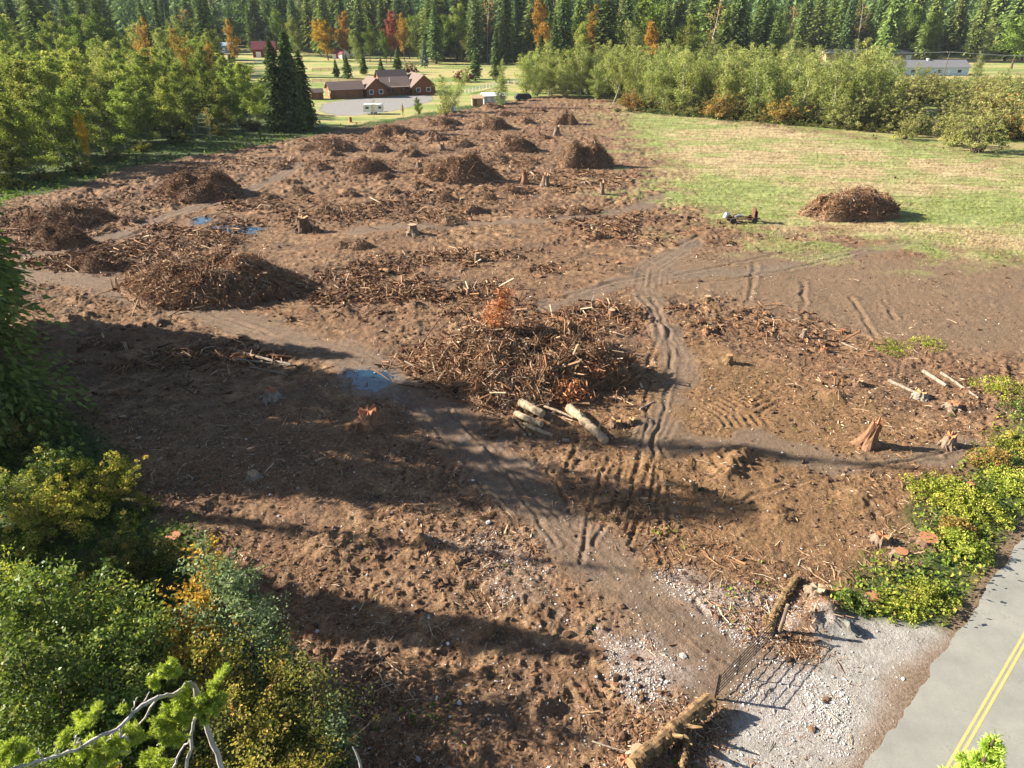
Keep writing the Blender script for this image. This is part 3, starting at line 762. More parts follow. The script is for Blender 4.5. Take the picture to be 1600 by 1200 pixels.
def plant(kind, x, y, h, label, group=None, wide=1.0, z=None, rz=None):
    i = _cnt.get(kind, 0); _cnt[kind] = i + 1
    tm, cm = KIND[kind][i % len(KIND[kind])]
    nm = NAMES[kind]; sh = nm.endswith(('shrub', 'bush'))
    r = thing(nm, label, 'shrub' if sh else 'tree', (x, y, (zat(x, y) if y < 470 else float(land(np.array([x]), np.array([y]))[0])) - .05 if z is None else z),
              rng.uniform(0, 6.28) if rz is None else rz, group)
    s = h / NATIVE[kind]; r.scale = (s * wide, s * wide, s)
    link('stems' if sh else 'trunk', tm, r); link('foliage' if sh else 'crown', cm, r)
    return r

def plant_px(kind, px, base, top, label, group=None, wide=1.0, Y=None, rz=None):
    """base row (or a given distance) sets the place, top row the height"""
    if Y is None: x, y = G(px, base)
    else: x, y = at(px, Y, 4)
    return plant(kind, x, y, max(top_h(y, top), 1.0), label, group, wide, rz=rz)

def scatter(outline, n, sep, tries=6000):
    P = []; o = W(outline) if not isinstance(outline[0], np.ndarray) else outline
    lo = np.min(o, 0); hi = np.max(o, 0)
    for _ in range(tries):
        p = lo + rng.uniform(size=2) * (hi - lo)
        if sdf(np.array([p[0]]), np.array([p[1]]), o)[0] < 0: continue
        if all((p[0] - q[0]) ** 2 + (p[1] - q[1]) ** 2 > sep ** 2 for q in P): P.append(p)
        if len(P) >= n: break
    return P

# ---- left alder wood: front rank first, then the mass behind
LW = W([(-120, 300), (0, 272), (60, 270), (120, 258), (190, 232), (260, 212), (330, 202), (400, 192), (425, 186), (415, 150), (380, 118), (300, 100), (120, 100), (-300, 130), (-420, 230)])
front = [(-30, 285), (18, 272), (62, 270), (100, 262), (128, 255), (165, 242), (196, 232), (232, 222), (270, 214), (305, 208), (340, 204), (372, 198), (402, 192)]
word = ['first', 'second', 'third', 'fourth', 'fifth', 'sixth', 'seventh', 'eighth', 'ninth', 'tenth', 'eleventh', 'twelfth', 'thirteenth', 'fourteenth', 'fifteenth', 'sixteenth', 'seventeenth', 'eighteenth', 'nineteenth', 'twentieth',
        'twenty-first', 'twenty-second', 'twenty-third', 'twenty-fourth', 'twenty-fifth', 'twenty-sixth']
GA = 'alders of the wood beside the clearing'
for i, (px, py) in enumerate(front):
    x, y = G(px, py)
    plant('alder', x, y, 13.5 + 2.5 * rng.uniform(-1, 1), 'yellow-green alder on the dark edge of the wood, %s from the left frame edge' % word[i], GA, 1.15)
def capped(p, h):
    px = 800 + p[0] / depth(p[1], 8) * FOC
    return h if px < 345 else max(5.0, min(h, top_h(p[1], 70 + (px - 345) * .9)))
for p in scatter(LW, 120, 4.0):
    plant('lowbush', p[0], p[1], rng.uniform(2.8, 5.2), 'dark bush of the undergrowth inside the left alder wood', 'undergrowth in the left wood', 1.5)
for p in scatter(LW, 150, 3.6):
    d = sdf(np.array([p[0]]), np.array([p[1]]), LW)[0]
    plant('alder', p[0], p[1], capped(p, 16.5 + 3 * rng.uniform(-1, 1)), 'yellow-green alder in the dense wood left of the brown house', 'alders deep in the wood left of the house', 1.1)
for p in scatter(LW, 26, 5.5):
    plant('pale', p[0], p[1], capped(p, 15 + 3 * rng.uniform(-1, 1)), 'paler thin alder showing stems in the wood left of the brown house', 'thin pale alders in the wood left of the house')
for p in [(x, y) for x, y in [(10, 296), (70, 284), (130, 270), (180, 250), (225, 236), (280, 222), (345, 212), (395, 203), (440, 200)]]:
    x, y = G(*p); plant('lowbush', x, y, 2.2 + rng.uniform(), 'low dark bush at the foot of the shaded wood edge', 'low bushes along the shaded wood edge', 1.3)
plant_px('gold', 142, 262, 168, 'small bright yellow maple glowing at the shaded wood edge', wide=.5)
plant_px('bare', 330, 222, 165, 'thin nearly bare sapling with tan leaves before the wood', wide=.8)
plant_px('tan', 448, 200, 120, 'tan orange leaved tree in front of the tall dense conifers', wide=1.2)
plant_px('tan', 236, 190, 20, 'tall golden tan poplar rising above the wood tops', wide=.55, Y=210)
plant_px('tan', 302, 150, 38, 'short golden tan poplar beside the taller one above the wood', wide=.8, Y=232)
plant_px('orange', 367, 140, 28, 'narrow orange topped tree before the blue-grey shed', wide=.6, Y=330)
plant_px('tan', 330, 118, 60, 'yellow bushy tree at the wood end near the blue-grey shed', wide=.9, Y=240)
for i, (px, by, ty) in enumerate([(440, 205, 62), (462, 204, 48), (480, 200, 78)]):
    plant_px('dense', px, by, ty, ['dense dark conifer nearest the wood in the trio left of the garage', 'tallest dense dark conifer in the trio left of the garage', 'shortest dense conifer in the trio, nearest the garage'][i], 'dense conifers left of the garage', .95)
plant_px('green', 470, 206, 160, 'round dark green tree at the base of the dense conifer trio', wide=.8)

# ---- trees about the brown house
plant_px('willow', 697, 181, 150, 'leafy bush at the foot of the loose tree beside the white car', wide=.8)
plant_px('pale', 703, 176, 96, 'loose yellow-green tree standing in front of the brown house end', wide=.95)
plant_px('pale', 783, 168, 88, 'slim pale alder between the white shed and the black covered trailer', wide=.7)
plant_px('green', 655, 188, 152, 'small green bush beside the orange sapling', wide=.8)
plant_px('orange', 630, 184, 160, 'orange sapling on the lawn edge before the gravel yard', wide=.35)
plant_px('bare', 584, 190, 150, 'thin sapling with few leaves in front of the white camper', wide=.8)
plant_px('lowbush', 649, 149, 139, 'small round clipped bush on the lawn by the house porch', wide=.8)
for px, b, t, l in [(526, 121, 91, 'smaller of the two dark spruces on the lawn behind the garage'), (543, 123, 83, 'larger of the two dark spruces on the lawn behind the garage'),
                    (569, 117, 80, 'dark spruce standing directly behind the house roof'), (622, 112, 73, 'dark green pointed spruce next to the plum bush'), (743, 124, 74, 'lone narrow spruce on the dry grass right of the house'),
                    (596, 115, 88, 'short dark spruce between two taller ones behind the house')]:
    plant_px('spruce', px, b, t, l, 'young spruces on the lawn around the house')
plant_px('bluespruce', 664, 106, 60, 'blue-green spruce behind the right wing of the house')
plant_px('plum', 642, 116, 97, 'dark plum bush behind the house roof beside the spruce')
plant_px('plum', 725, 128, 105, 'dark plum bush right of the house near the lone spruce', wide=1.2)
plant_px('gold', 512, 82, 27, 'big golden maple behind the lawn left of the white house', Y=405, wide=1.35)
plant_px('orange', 535, 80, 16, 'orange topped maple behind the white house', Y=402, wide=.9)
plant_px('red', 610, 60, 14, 'bright red maple top among the green trees', Y=400, wide=.8)
plant_px('orange', 631, 60, 18, 'pink orange maple next to the bright red one', Y=405, wide=.7)
plant_px('orange', 850, 60, -8, 'tall rusty orange maple among the dark conifers at the top', Y=330, wide=.8)
plant_px('orange', 926, 60, 4, 'small rusty orange maple crown within the green wood', Y=320, wide=.6)
plant_px('orange', 1020, 90, 30, 'orange brown crown peeping above the pale alders', Y=270, wide=.8)
for px, b, t, wd, l in [(578, 98, 34, .95, 'broad green tree behind the house, beside the white house'), (604, 100, 45, .8, 'broad green tree behind the middle of the house roof'), (640, 92, 22, .9, 'broad green tree in front of the dark conifers behind the plum bush'),
                        (1580, 108, 18, 1.5, 'huge light green tree at the right end by the power line')]:
    plant_px('green', px, b, t, l, wide=wd)
plant_px('pale', 560, 100, 40, 'thin yellow-green tree just behind the white house', wide=.8)
plant_px('pale', 655, 92, 12, 'tall thin yellow-green tree before the dark conifer wall', wide=.8)

# ---- dark conifer wood behind
GB = 'tall conifers of the back wood'
def conrow(x0, x1, Y0, Y1, n, kindset, t0, t1, lab, grp, sep=6.5):
    P = []
    for _ in range(4000):
        px = rng.uniform(x0, x1); Y = rng.uniform(Y0, Y1); p = at(px, Y, 15)
        if all((p[0] - q[0]) ** 2 + (p[1] - q[1]) ** 2 > sep ** 2 for q in P): P.append(p)
        if len(P) >= n: break
    for p in P:
        u = rng.uniform()
        if u < .17 and p[1] < 470: plant(('green', 'alder', 'pale')[rng.integers(3)], p[0], p[1], rng.uniform(.5, .75) * t1, lab.replace('conifer', 'leafy tree among conifers').replace('cedar', 'leafy tree among cedars').replace('dark ', ''), grp + ', leaf trees', rng.uniform(.9, 1.3))
        elif u < .21: plant('bare', p[0], p[1], rng.uniform(.6, .85) * t1, 'grey thin crowned snag standing among the ' + grp, 'snags among the ' + grp, .9)
        else: plant(kindset[rng.integers(len(kindset))], p[0], p[1], t0 + (t1 - t0) * rng.uniform(-.35, 1.15), lab, grp, rng.uniform(.75, 1.3))
conrow(-150, 330, 300, 410, 46, ['con', 'con', 'fir'], 25, 36, 'tall dark conifer of the back wood above the alder wood', 'conifers above the alder wood')
conrow(255, 500, 440, 520, 26, ['con', 'fir', 'con'], 26, 38, 'tall conifer of the back wood behind the red barn', 'conifers behind the red barn')
conrow(480, 720, 415, 500, 30, ['con', 'fir', 'fir'], 26, 38, 'tall conifer of the back wood behind the brown house', 'conifers behind the brown house')
conrow(655, 860, 372, 440, 30, ['con', 'con', 'fir'], 30, 40, 'dark conifer of the dense stand right of the house', 'dark stand right of the house')
conrow(850, 1200, 300, 410, 52, ['fir', 'con', 'fir'], 24, 38, 'conifer of the back wood above the pale field edge alders', 'conifers above the pale alders')
conrow(1180, 1400, 425, 480, 34, ['con', 'con', 'fir'], 25, 36, 'dark conifer in the shaded wood behind the long low shed', 'conifers behind the long low shed')
conrow(1380, 1720, 400, 470, 34, ['cedar', 'cedar', 'fir'], 30, 40, 'yellow-green cedar in the row behind the pale blue house', 'cedars behind the pale blue house', 6)
conrow(-400, 1900, 470, 620, 70, ['con', 'fir'], 30, 40, 'conifer far back on the rising wooded slope', 'conifers on the far slope', 9)
for px, Y, top, k, l in [(20, 285, 22, 'green', 'deep green broadleaf crown over the wood at the left edge'), (85, 290, 12, 'alder', 'light yellow-green crown over the wood near the left edge'), (130, 300, 20, 'green', 'green rounded crown behind the wood, left of the poplars'),
      (175, 300, 18, 'green', 'green rounded crown behind the wood above the glowing maple'), (270, 300, 20, 'pale', 'pale crown between the poplars and the back conifers'), (325, 390, 15, 'green', 'broad green crown above the blue-grey shed'), (395, 480, 20, 'green', 'green crown just behind the red barn'),
      (440, 470, 15, 'green', 'green crown right of the red barn roof'), (465, 440, 22, 'alder', 'light green crown between barn and golden maple'), (690, 395, 20, 'green', 'broad crown in the wood behind the house end'), (900, 300, 30, 'alder', 'light yellow-green tall crown behind the front alders'),
      (960, 305, 20, 'alder', 'light green tall crown above the leaning alder'), (990, 295, 28, 'pale', 'pale tall crown right behind the leaning alder'), (1060, 300, 20, 'alder', 'light crown among conifers behind the alder row middle'), (1090, 310, 30, 'pale', 'pale crown before the pointed lighter fir'),
      (735, 390, 40, 'pale', 'thin pale tree before the dark stand'), (1180, 330, 50, 'pale', 'pale crown right of the two pointed trees'), (1250, 330, 60, 'pale', 'pale crown before the shaded wood'), (1460, 400, 52, 'cedar', 'rounded yellow-green cedar directly behind the pale blue house')]:
    plant_px(k, px, 0, top, l, Y=Y)
for px, t, Y, k, l in [(1125, 8, 300, 'fir', 'pointed lighter fir standing clear before the shaded wood'), (1160, 12, 310, 'con', 'pointed dark conifer beside the lighter clear standing fir'), (1205, 10, 300, 'fir', 'broad fir right of the pair before the shaded wood'),
                       (775, 40, 290, 'con', 'conifer with ragged crown standing before the dark stand'), (865, 20, 270, 'con', 'dark conifer rising directly behind the first edge alders'), (845, 55, 268, 'dense', 'short dense conifer behind the first edge alders')]:
    plant_px(k, px, 0, t, l, Y=Y)

# ---- pale alders along the far edge of the field
GR = 'pale alders lining the far field edge'
edge = [(822, 152), (838, 152), (858, 150), (882, 152), (908, 150), (932, 158), (990, 160), (1020, 166), (1042, 168), (1062, 170), (1085, 172), (1108, 176), (1130, 178), (1152, 180), (1176, 182), (1196, 184), (1222, 188), (1248, 190), (1275, 192), (1300, 196), (1330, 198), (1358, 200)]
for i, (px, py) in enumerate(edge):
    plant_px('pale', px, py, 84 + rng.uniform(-10, 14) + (8 if px > 1250 else 0), 'pale stemmed alder of the front row along the field edge, %s from the house end' % word[i], GR, rng.uniform(.85, 1.1))
plant_px('leaning', 957, 163, 92, 'strongly leaning alder at the corner where the soil meets grass', rz=0, wide=.9)
for k, (px, Y0, Y1, n) in enumerate([((830, 1000), 232, 262, 22), ((1000, 1240), 208, 262, 40), ((1220, 1400), 200, 262, 26)]):
    P = []
    for _ in range(3000):
        Y = rng.uniform(Y0, Y1); p = at(rng.uniform(*px), Y, 8)
        if sdf(np.array([p[0]]), np.array([p[1]]), CLEARED)[0] > -5: continue
        if all((p[0] - q[0]) ** 2 + (p[1] - q[1]) ** 2 > 20 for q in P): P.append(p)
        if len(P) >= n: break
    for p in P: plant('pale', p[0], p[1], 15.5 + 2 * rng.uniform(-1, 1), ['pale alder behind the front row nearest the house', 'pale alder behind the middle of the field edge row', 'pale alder behind the front row towards the pale blue house'][k],
                      ['back alders near the house', 'back alders mid row', 'back alders towards the pale blue house'][k])
for px, Y, t, l in [(1408, 285, 84, 'pale tree screening the white end of the pale blue house'), (1438, 292, 92, 'smaller pale tree in front of the blue house windows'), (1528, 300, 78, 'pale tree just past the right end of the blue house'), (1560, 250, 100, 'pale tree at the lawn edge right of the blue house'), (1585, 215, 120, 'pale tree above the golden shrub at the right edge')]:
    plant_px('pale', px, 0, t, l, Y=Y, wide=.95)
plant_px('pale', 1340, 192, 52, 'tallest pale alder standing above the row by the blue house', wide=.8)
for px, b, t, l in [(1125, 184, 140, 'orange-brown shrub in the alder row'), (1218, 192, 145, 'yellow-brown shrub at the right end of the alder row'), (985, 172, 138, 'yellow-brown shrub beside the leaning alder')]:
    plant_px('yellowbush', px, b, t, l, wide=1.1)
for i in range(34):
    px = 985 + i * 12.5; x, y = G(px, 170 + max(0, px - 1000) * .088)
    plant('willow', x, y + rng.uniform(2, 6), rng.uniform(2.6, 5.0), 'leafy bush filling the foot of the pale alder row along the field', 'bushes filling the alder row', 1.2)
for i in range(24):
    px = 965 + i * 18; py = 172 + max(0, px - 1000) * .085
    x, y = G(px, py + 3); plant('lowbush', x, y, 1.3 + rng.uniform() * .8, 'low weedy bush at the foot of the pale alder row', 'low bushes under the alder row', 1.2)

# ---- willow scrub on the right
GW = 'willow scrub right of the field'
for i, (px, b, t, wd) in enumerate([(1395, 196, 128, 1.1), (1330, 200, 132, 1.1), (1425, 160, 112, 1.2), (1462, 165, 118, 1.2), (1500, 160, 120, 1.2), (1412, 218, 180, .8), (1540, 195, 125, 1.2), (1575, 175, 122, 1.3), (1610, 180, 120, 1.3),
                                    (1525, 238, 165, 1.0), (1490, 228, 182, .9), (1570, 216, 175, 1.0), (1600, 210, 150, 1.1), (1640, 220, 150, 1.2), (1425, 214, 178, .5), (1380, 150, 108, 1.2), (1445, 140, 105, 1.2), (1530, 150, 112, 1.2)]):
    plant_px('willow', px, b, t, 'olive willow shrub ' + ['touching the last front row alder at its outer side', 'standing inside the outer end of the alder row', 'behind the grey boulder towards the alder row', 'directly behind the grey boulder', 'behind the grey boulder towards the right edge',
     'low and small at the meadow edge below the alder row end', 'just beyond the white boulder', 'behind the lawn gap right of the white boulder', 'beyond the right edge behind the golden shrub', 'largest and nearest, alone on the meadow edge', 'lower left neighbour of the largest meadow edge willow',
     'right neighbour of the largest meadow edge willow', 'at the right edge behind the golden yellow shrub', 'outside the right edge beside the golden shrub', 'tiny and narrow beside the small meadow edge willow', 'far back in front of the blue house white end', 'far back in front of the blue house windows', 'far back below the right end of the blue house'][i], GW, wd)
for px0, px1, Y0, Y1, n in ((1385, 1720, 165, 300, 90),):
    P = []
    for _ in range(3000):
        p = at(rng.uniform(px0, px1), rng.uniform(Y0, Y1), 3)
        if sdf(np.array([p[0]]), np.array([p[1]]), CLEARED)[0] > -6 or sdf(np.array([p[0]]), np.array([p[1]]), W([(1425, 196), (1500, 190), (1500, 170), (1420, 172)]))[0] > 0: continue
        if all((p[0] - q[0]) ** 2 + (p[1] - q[1]) ** 2 > 15 for q in P): P.append(p)
        if len(P) >= n: break
    for p in P: plant('willow', p[0], p[1], max(1.2, min(rng.uniform(4.5, 8), top_h(p[1], 117))), 'olive willow shrub in the scrub mass before the pale blue house', 'scrub before the pale blue house', rng.uniform(1.0, 1.5))
for px, b, t, l in [(1600, 218, 160, 'golden yellow shrub at the right frame edge among willows'), (1548, 190, 140, 'golden brown shrub between the willows above the boulder')]:
    plant_px('yellowbush', px, b, t, l, wide=1.2)

# ---- conifers on the left of the near ground, mostly outside the picture; they shade the soil
def near_cedar():
    global rng
    r = thing('cedar_tree', 'tall drooping cedar rising out of the picture at the left edge', 'tree', (-35.2, 42.5, 0), .3)
    t, c = conifer(25, 11, 'ncedar', 64, 13, 13, droop=.8, size=.55, power=.27, gappy=.42, base=.05, bark='grey')
    link('trunk', t, r); link('crown', c, r)
near_cedar()
for i, (x, y, h) in enumerate([(-48, 61, 17), (-47, 55.5, 23), (-47, 51.0, 36), (-50, 49.5, 26), (-44, 47.0, 22), (-47, 52.5, 28), (-46, 43.4, 21), (-45, 44.6, 29), (-42, 41.8, 19), (-44, 37.6, 27), (-51, 55, 24), (-40, 31.0, 22)]):
    plant('shade' if h > 24.5 else 'screen', x, y, h, 'tall conifer left of the clearing casting shade across the soil', 'shading conifers left of the clearing', .4 if h in (29, 27) else .95 if h == 36 else .62 if h > 25 else .8 if h == 22 else 1.1)

# ---- near shrubs and small trees, lower left
def near(kind, name, px, py, h, wid, n, ls, label, stems=9, clumps=34, tree=False, bark='brown', top=False, base=.1):
    x, y = G(px, py, h if top else 0)           # top: (px, py) is where the crown's tip shows
    r = thing(name, label, 'tree' if tree else 'shrub', (x, y, zat(x, y) - .05), rng.uniform(0, 6.28))
    if tree: t, c = broadleaf(h, wid, kind, n, bark, ls, base, 3, dens=1.3, spread=.34)
    else: t, c = bush(h, wid, kind, n, ls, stems, bark, clumps)
    link('trunk' if tree else 'stems', t, r); link('crown' if tree else 'foliage', c, r)
    return r
T = dict(tree=True, top=True)
near('yellow', 'yellow_shrub', 130, 700, 4.4, 5.4, 8000, .16, 'yellow-green shrub with dry golden leaves beside the shaded soil', top=True)
near('yellow', 'yellow_shrub', 50, 755, 4.0, 4.8, 6500, .16, 'yellow-green shrub between the golden shrub and the left edge', clumps=30, top=True)
near('dull', 'undergrowth_shrub', 190, 830, 3.4, 5.0, 7000, .14, 'dull olive shrub behind the sawn stump at the soil edge', top=True)
near('dull', 'undergrowth_shrub', 120, 880, 3.8, 5.2, 8000, .14, 'dark olive shrub between the green alder and the orange maple', top=True)
near('yellow', 'yellow_shrub', 232, 800, 1.4, 1.5, 900, .14, 'small yellow shrub on the shaded soil edge', 5, 8)
near('yellow', 'yellow_shrub', 205, 830, 1.1, 1.3, 700, .14, 'smallest yellow weed clump next to the small yellow shrub', 4, 7)
near('near', 'alder_tree', 40, 850, 8.5, 6.4, 15000, .17, 'bright green young alder filling the left edge below the golden shrubs', **T)
near('near', 'alder_tree', 130, 935, 7.5, 5.4, 13000, .15, 'bright green alder in the middle of the lower left thicket', **T)
near('near', 'alder_tree', -20, 960, 8.6, 5.6, 11000, .16, 'bright green alder cut by the left frame edge', **T)
near('near', 'alder_tree', 60, 1040, 8.0, 5.6, 13000, .14, 'bright green alder just behind the bare dead branches', **T)
near('near', 'alder_tree', 190, 1010, 6.2, 4.4, 9000, .14, 'green leafy alder low behind the fir sprays', **T)
near('lime', 'alder_tree', 22, 838, 7.0, 1.9, 1800, .15, 'lime leaved alder top sunlit at the left edge', **T)
near('orange', 'vine_maple', 278, 868, 7.0, 3.0, 3600, .19, 'orange vine maple glowing beside the silver willow', **T)
near('silver', 'silver_willow', 345, 862, 8.0, 3.9, 8000, .14, 'silver-green willow next to the orange vine maple', **T)
near('dull', 'undergrowth_shrub', 235, 960, 4.6, 4.6, 7000, .13, 'dark shrub at the foot of the orange maple', top=True)
near('yellow', 'olive_tree', 350, 1015, 6.6, 4.2, 8000, .12, 'olive yellow tree with orange leaves below the silver willow', **T)
near('dull', 'olive_tree', 425, 1060, 6.6, 4.2, 9000, .12, 'olive leafed tree at the soil edge above the small light bush', **T)
near('yellow', 'olive_tree', 400, 1120, 7.0, 4.0, 8000, .11, 'yellow flecked tree at the bottom edge of the thicket', **T)
near('silver', 'pale_shrub', 488, 1138, 4.6, 1.5, 2000, .12, 'small light green bush at the bottom frame edge', **T)
near('dull', 'undergrowth_shrub', 300, 1100, 5.6, 4.6, 8000, .11, 'dark shrub under the dead conifer branches', top=True)
near('dull', 'undergrowth_shrub', 460, 1150, 4.6, 3.4, 5200, .11, 'dark olive shrub next to the small light green bush', top=True)
near('near', 'green_shrub', 70, 690, 3.4, 4.0, 5200, .15, 'dark green shrub at the foot of the left edge cedar', top=True)
near('near', 'green_shrub', 8, 720, 4.0, 4.6, 6200, .15, 'dark green shrub between the cedar and the frame edge', top=True)
near('dull', 'undergrowth_shrub', 30, 640, 3.0, 4.2, 5200, .16, 'tangled olive shrub under the drooping cedar', top=True)
# verge on the right of the field, along the road
near('lime', 'verge_shrub', 1465, 770, 1.1, 3.8, 3400, .16, 'yellow-green verge shrub nearest the tall broken stump')
near('lime', 'verge_shrub', 1510, 800, 1.2, 4.2, 4000, .15, 'yellow-green verge shrub in the middle of the roadside strip')
near('lime', 'verge_shrub', 1500, 862, 1.3, 3.2, 3600, .14, 'brightest yellow-green verge shrub by the largest red-topped stump')
near('lime', 'verge_shrub', 1575, 765, 1.3, 4.2, 3600, .16, 'yellow-green verge shrub at the right frame edge')
near('tan', 'verge_shrub', 1490, 830, 1.2, 2.2, 1500, .15, 'rusty brown dry bush behind the largest red-topped stump')
near('tan', 'verge_shrub', 1550, 725, 1.2, 3.0, 1800, .15, 'dry tan bush on the verge behind the yellow-green shrubs')
near('lime', 'verge_shrub', 1450, 935, .9, 3.0, 3000, .13, 'yellow-green weed clump near the gravel corner')
near('lime', 'verge_shrub', 1400, 950, .7, 2.4, 2600, .13, 'green weed clump beside the pale sawn stump')
near('near', 'verge_shrub', 1335, 945, .7, 1.8, 1500, .12, 'green weeds between the stump and the fallen mossy log')
near('lime', 'verge_shrub', 1395, 545, .45, 3.6, 900, .15, 'lime weed patch beyond the loose sticks right of the track')
near('lime', 'verge_shrub', 1450, 540, .45, 3.2, 800, .15, 'lime weed patch right of the other lime patch')
near('lime', 'verge_shrub', 1565, 610, .7, 4.2, 2000, .15, 'yellow-green weed patch beside the fallen poles on the right edge')
near('near', 'verge_shrub', 1600, 640, .7, 3.6, 1600, .15, 'green weeds at the right frame edge below the poles')
near('yellow', 'verge_shrub', 1590, 700, 1.0, 3.4, 2000, .17, 'dry yellow shrub on the right frame edge')

# ---- fir tops close to the camera
def cam_pt(px, py, z):
    v = (py - 600) / FOC
    return np.array([(px - 800) / FOC * z, z * (CP - v * SP), CAM_H - z * (SP + v * CP)])

def needles(mb, P, L=.085, n=130, w=.02):
    """bottle-brush needles round a twig path"""
    P = np.asarray(P); C = []; D = []; V_ = []
    for a, b in zip(P[:-1], P[1:]):
        d = unit(b - a); x, y = frames(d)
        m = max(4, int(n * np.linalg.norm(b - a) / .25))
        t = rng.uniform(0, 1, m); ang = rng.uniform(0, 6.28, m)
        o = x * np.cos(ang)[:, None] + y * np.sin(ang)[:, None]
        dd = unit(o + d * .9)
        C.append(a + (b - a) * t[:, None] + dd * L * .5); D.append(dd); V_.append(np.clip(.55 + rng.normal(size=m) * .22, 0, 1))
    C = np.concatenate(C); D = np.concatenate(D)
    add_leaves(mb, C, L / 2.6, np.concatenate(V_), .3, 2.6, dirs=D)

def fir_spray(mb, tw, p, d, L, k=7):
    P = limb(p, d, L, 4, .1, .25); add_tube(tw, P, np.linspace(.014, .005, len(P)), 5); needles(mb, P)
    x = unit(np.cross(unit(P[-1] - P[0]), [0, 0, 1.]))
    for q in range(k):
        f = .25 + .7 * q / k; i = min(int(f * 4), 3); b = P[i] + (P[i + 1] - P[i]) * (f * 4 - i)
        for s in (-1, 1):
            Q = limb(b, unit(P[-1] - P[0]) * .75 + x * s * .8 + rng.normal(size=3) * .15, L * (.5 - .25 * f) * rng.uniform(.7, 1.2), 2, .1, .15)
            add_tube(tw, Q, np.linspace(.007, .004, len(Q)), 4); needles(mb, Q)

def dead_top():
    r0 = cam_pt(300, 1066, 11.5)
    root = thing('broken_fir_top', 'bleached broken conifer top with bright green needle sprays at the bottom left', 'tree', (r0[0] - 1.2, r0[1] - 1.0, 0))
    rl = np.array(root.location)
    wood = MB(); gr = MB()
    def path(lst, r): 
        P = np.array([cam_pt(*q) for q in lst]) - rl
        # smooth
        t = np.linspace(0, len(P) - 1, 4 * len(P)); Q = np.stack([np.interp(t, range(len(P)), P[:, k]) for k in range(3)], 1)
        Q = Q + rng.normal(size=Q.shape) * .012
        add_tube(wood, Q, np.interp(t, [0, len(P) - 1], r) * .62, 7, lump=.15)
        return Q
    base = np.array([[.2, -.2, 0], [.3, -.1, 8], [.5, .2, 13]])
    main = path([(352, 1215, 12.5), (332, 1160, 12.2), (318, 1110, 11.8), (305, 1075, 11.5), (298, 1066, 11.4), (270, 1085, 11.2), (245, 1090, 11.0), (215, 1108, 10.8), (190, 1132, 10.6), (150, 1155, 10.4), (100, 1178, 10.2), (50, 1192, 10.0), (-20, 1215, 9.8)], [.075, .03])
    add_tube(wood, np.concatenate([base, main[:1]]), [.3, .24, .16, .09], 9)
    path([(247, 1088, 11.0), (220, 1130, 11.0), (200, 1150, 11.0), (165, 1165, 11)], [.03, .012])
    path([(185, 1135, 10.6), (190, 1150, 10.5), (200, 1155, 10.4)], [.035, .02])
    path([(303, 1078, 11.5), (304, 1120, 11.6), (298, 1165, 11.8), (290, 1215, 12)], [.035, .05])
    path([(300, 1150, 11.8), (280, 1175, 11.8), (265, 1215, 12)], [.02, .035])
    path([(118, 1150, 10.4), (125, 1162, 10.3), (125, 1175, 10.3)], [.012, .015])
    path([(128, 1135, 10.4), (117, 1150, 10.4), (116, 1165, 10.3)], [.01, .012])
    path([(60, 1170, 10.2), (70, 1185, 10.1)], [.015, .012]); path([(85, 1160, 10.2), (90, 1176, 10.2)], [.012, .012])
    path([(215, 1088, 10.9), (210, 1100, 10.9), (205, 1118, 10.8)], [.01, .012]); path([(235, 1082, 11), (222, 1100, 10.9), (205, 1118, 10.8)], [.014, .016])
    path([(182, 1140, 10.6), (170, 1155, 10.5), (160, 1170, 10.5)], [.016, .01]); path([(60, 1190, 10), (45, 1205, 10)], [.014, .01]); path([(150, 1157, 10.4), (140, 1172, 10.4)], [.012, .008])
    tips = [((262, 1062, 11.2), (266, 1035, 11.0), 5), ((250, 1075, 11.0), (238, 1060, 10.9), 4), ((310, 1105, 11.4), (345, 1068, 11.0), 6), ((300, 1110, 11.4), (345, 1110, 11.2), 5), ((285, 1110, 11.3), (280, 1085, 11.0), 5),
            ((290, 1125, 11.3), (250, 1120, 10.9), 6), ((290, 1130, 11.3), (240, 1140, 11.0), 6), ((300, 1150, 11.5), (250, 1165, 11.0), 6), ((240, 1150, 11.0), (195, 1150, 10.6), 6), ((245, 1165, 11.0), (270, 1150, 11.1), 5),
            ((215, 1160, 10.8), (165, 1168, 10.6), 6), ((205, 1175, 10.8), (130, 1178, 10.3), 6), ((260, 1165, 11.2), (225, 1195, 11.0), 6), ((128, 1134, 10.4), (148, 1110, 10.2), 5), ((126, 1136, 10.4), (118, 1120, 10.3), 4),
            ((30, 1185, 10), (20, 1160, 9.8), 5), ((10, 1195, 10), (-5, 1170, 9.8), 5), ((30, 1190, 10), (40, 1175, 9.8), 5), ((200, 1110, 10.8), (190, 1108, 10.7), 3), ((95, 1165, 10.2), (112, 1150, 10.1), 4), ((60, 1175, 10.1), (48, 1182, 10.1), 3),
            ((275, 1185, 11.4), (245, 1210, 11.2), 6), ((190, 1190, 10.8), (150, 1205, 10.5), 6), ((120, 1200, 10.4), (100, 1188, 10.2), 4), ((300, 1120, 11.4), (335, 1090, 11.2), 5), ((268, 1052, 11.1), (280, 1058, 11.0), 3), ((290, 1140, 11.3), (300, 1108, 11.1), 5)]
    for a, b, k in tips:
        pa = cam_pt(*a) - rl; pb = cam_pt(*b) - rl
        fir_spray(gr, wood, pa, pb - pa, np.linalg.norm(pb - pa) * 1.1, k)
    wood.build('trunk', BARK['grey'], root, True); gr.build('needles', LEAF['bright'], root)
    # a bare twig to its right
    t2 = thing('bare_snag', 'pale bare twig tip of a dead snag at the bottom edge', 'tree', (cam_pt(568, 1215, 13)[0], cam_pt(568, 1215, 13)[1], 0))
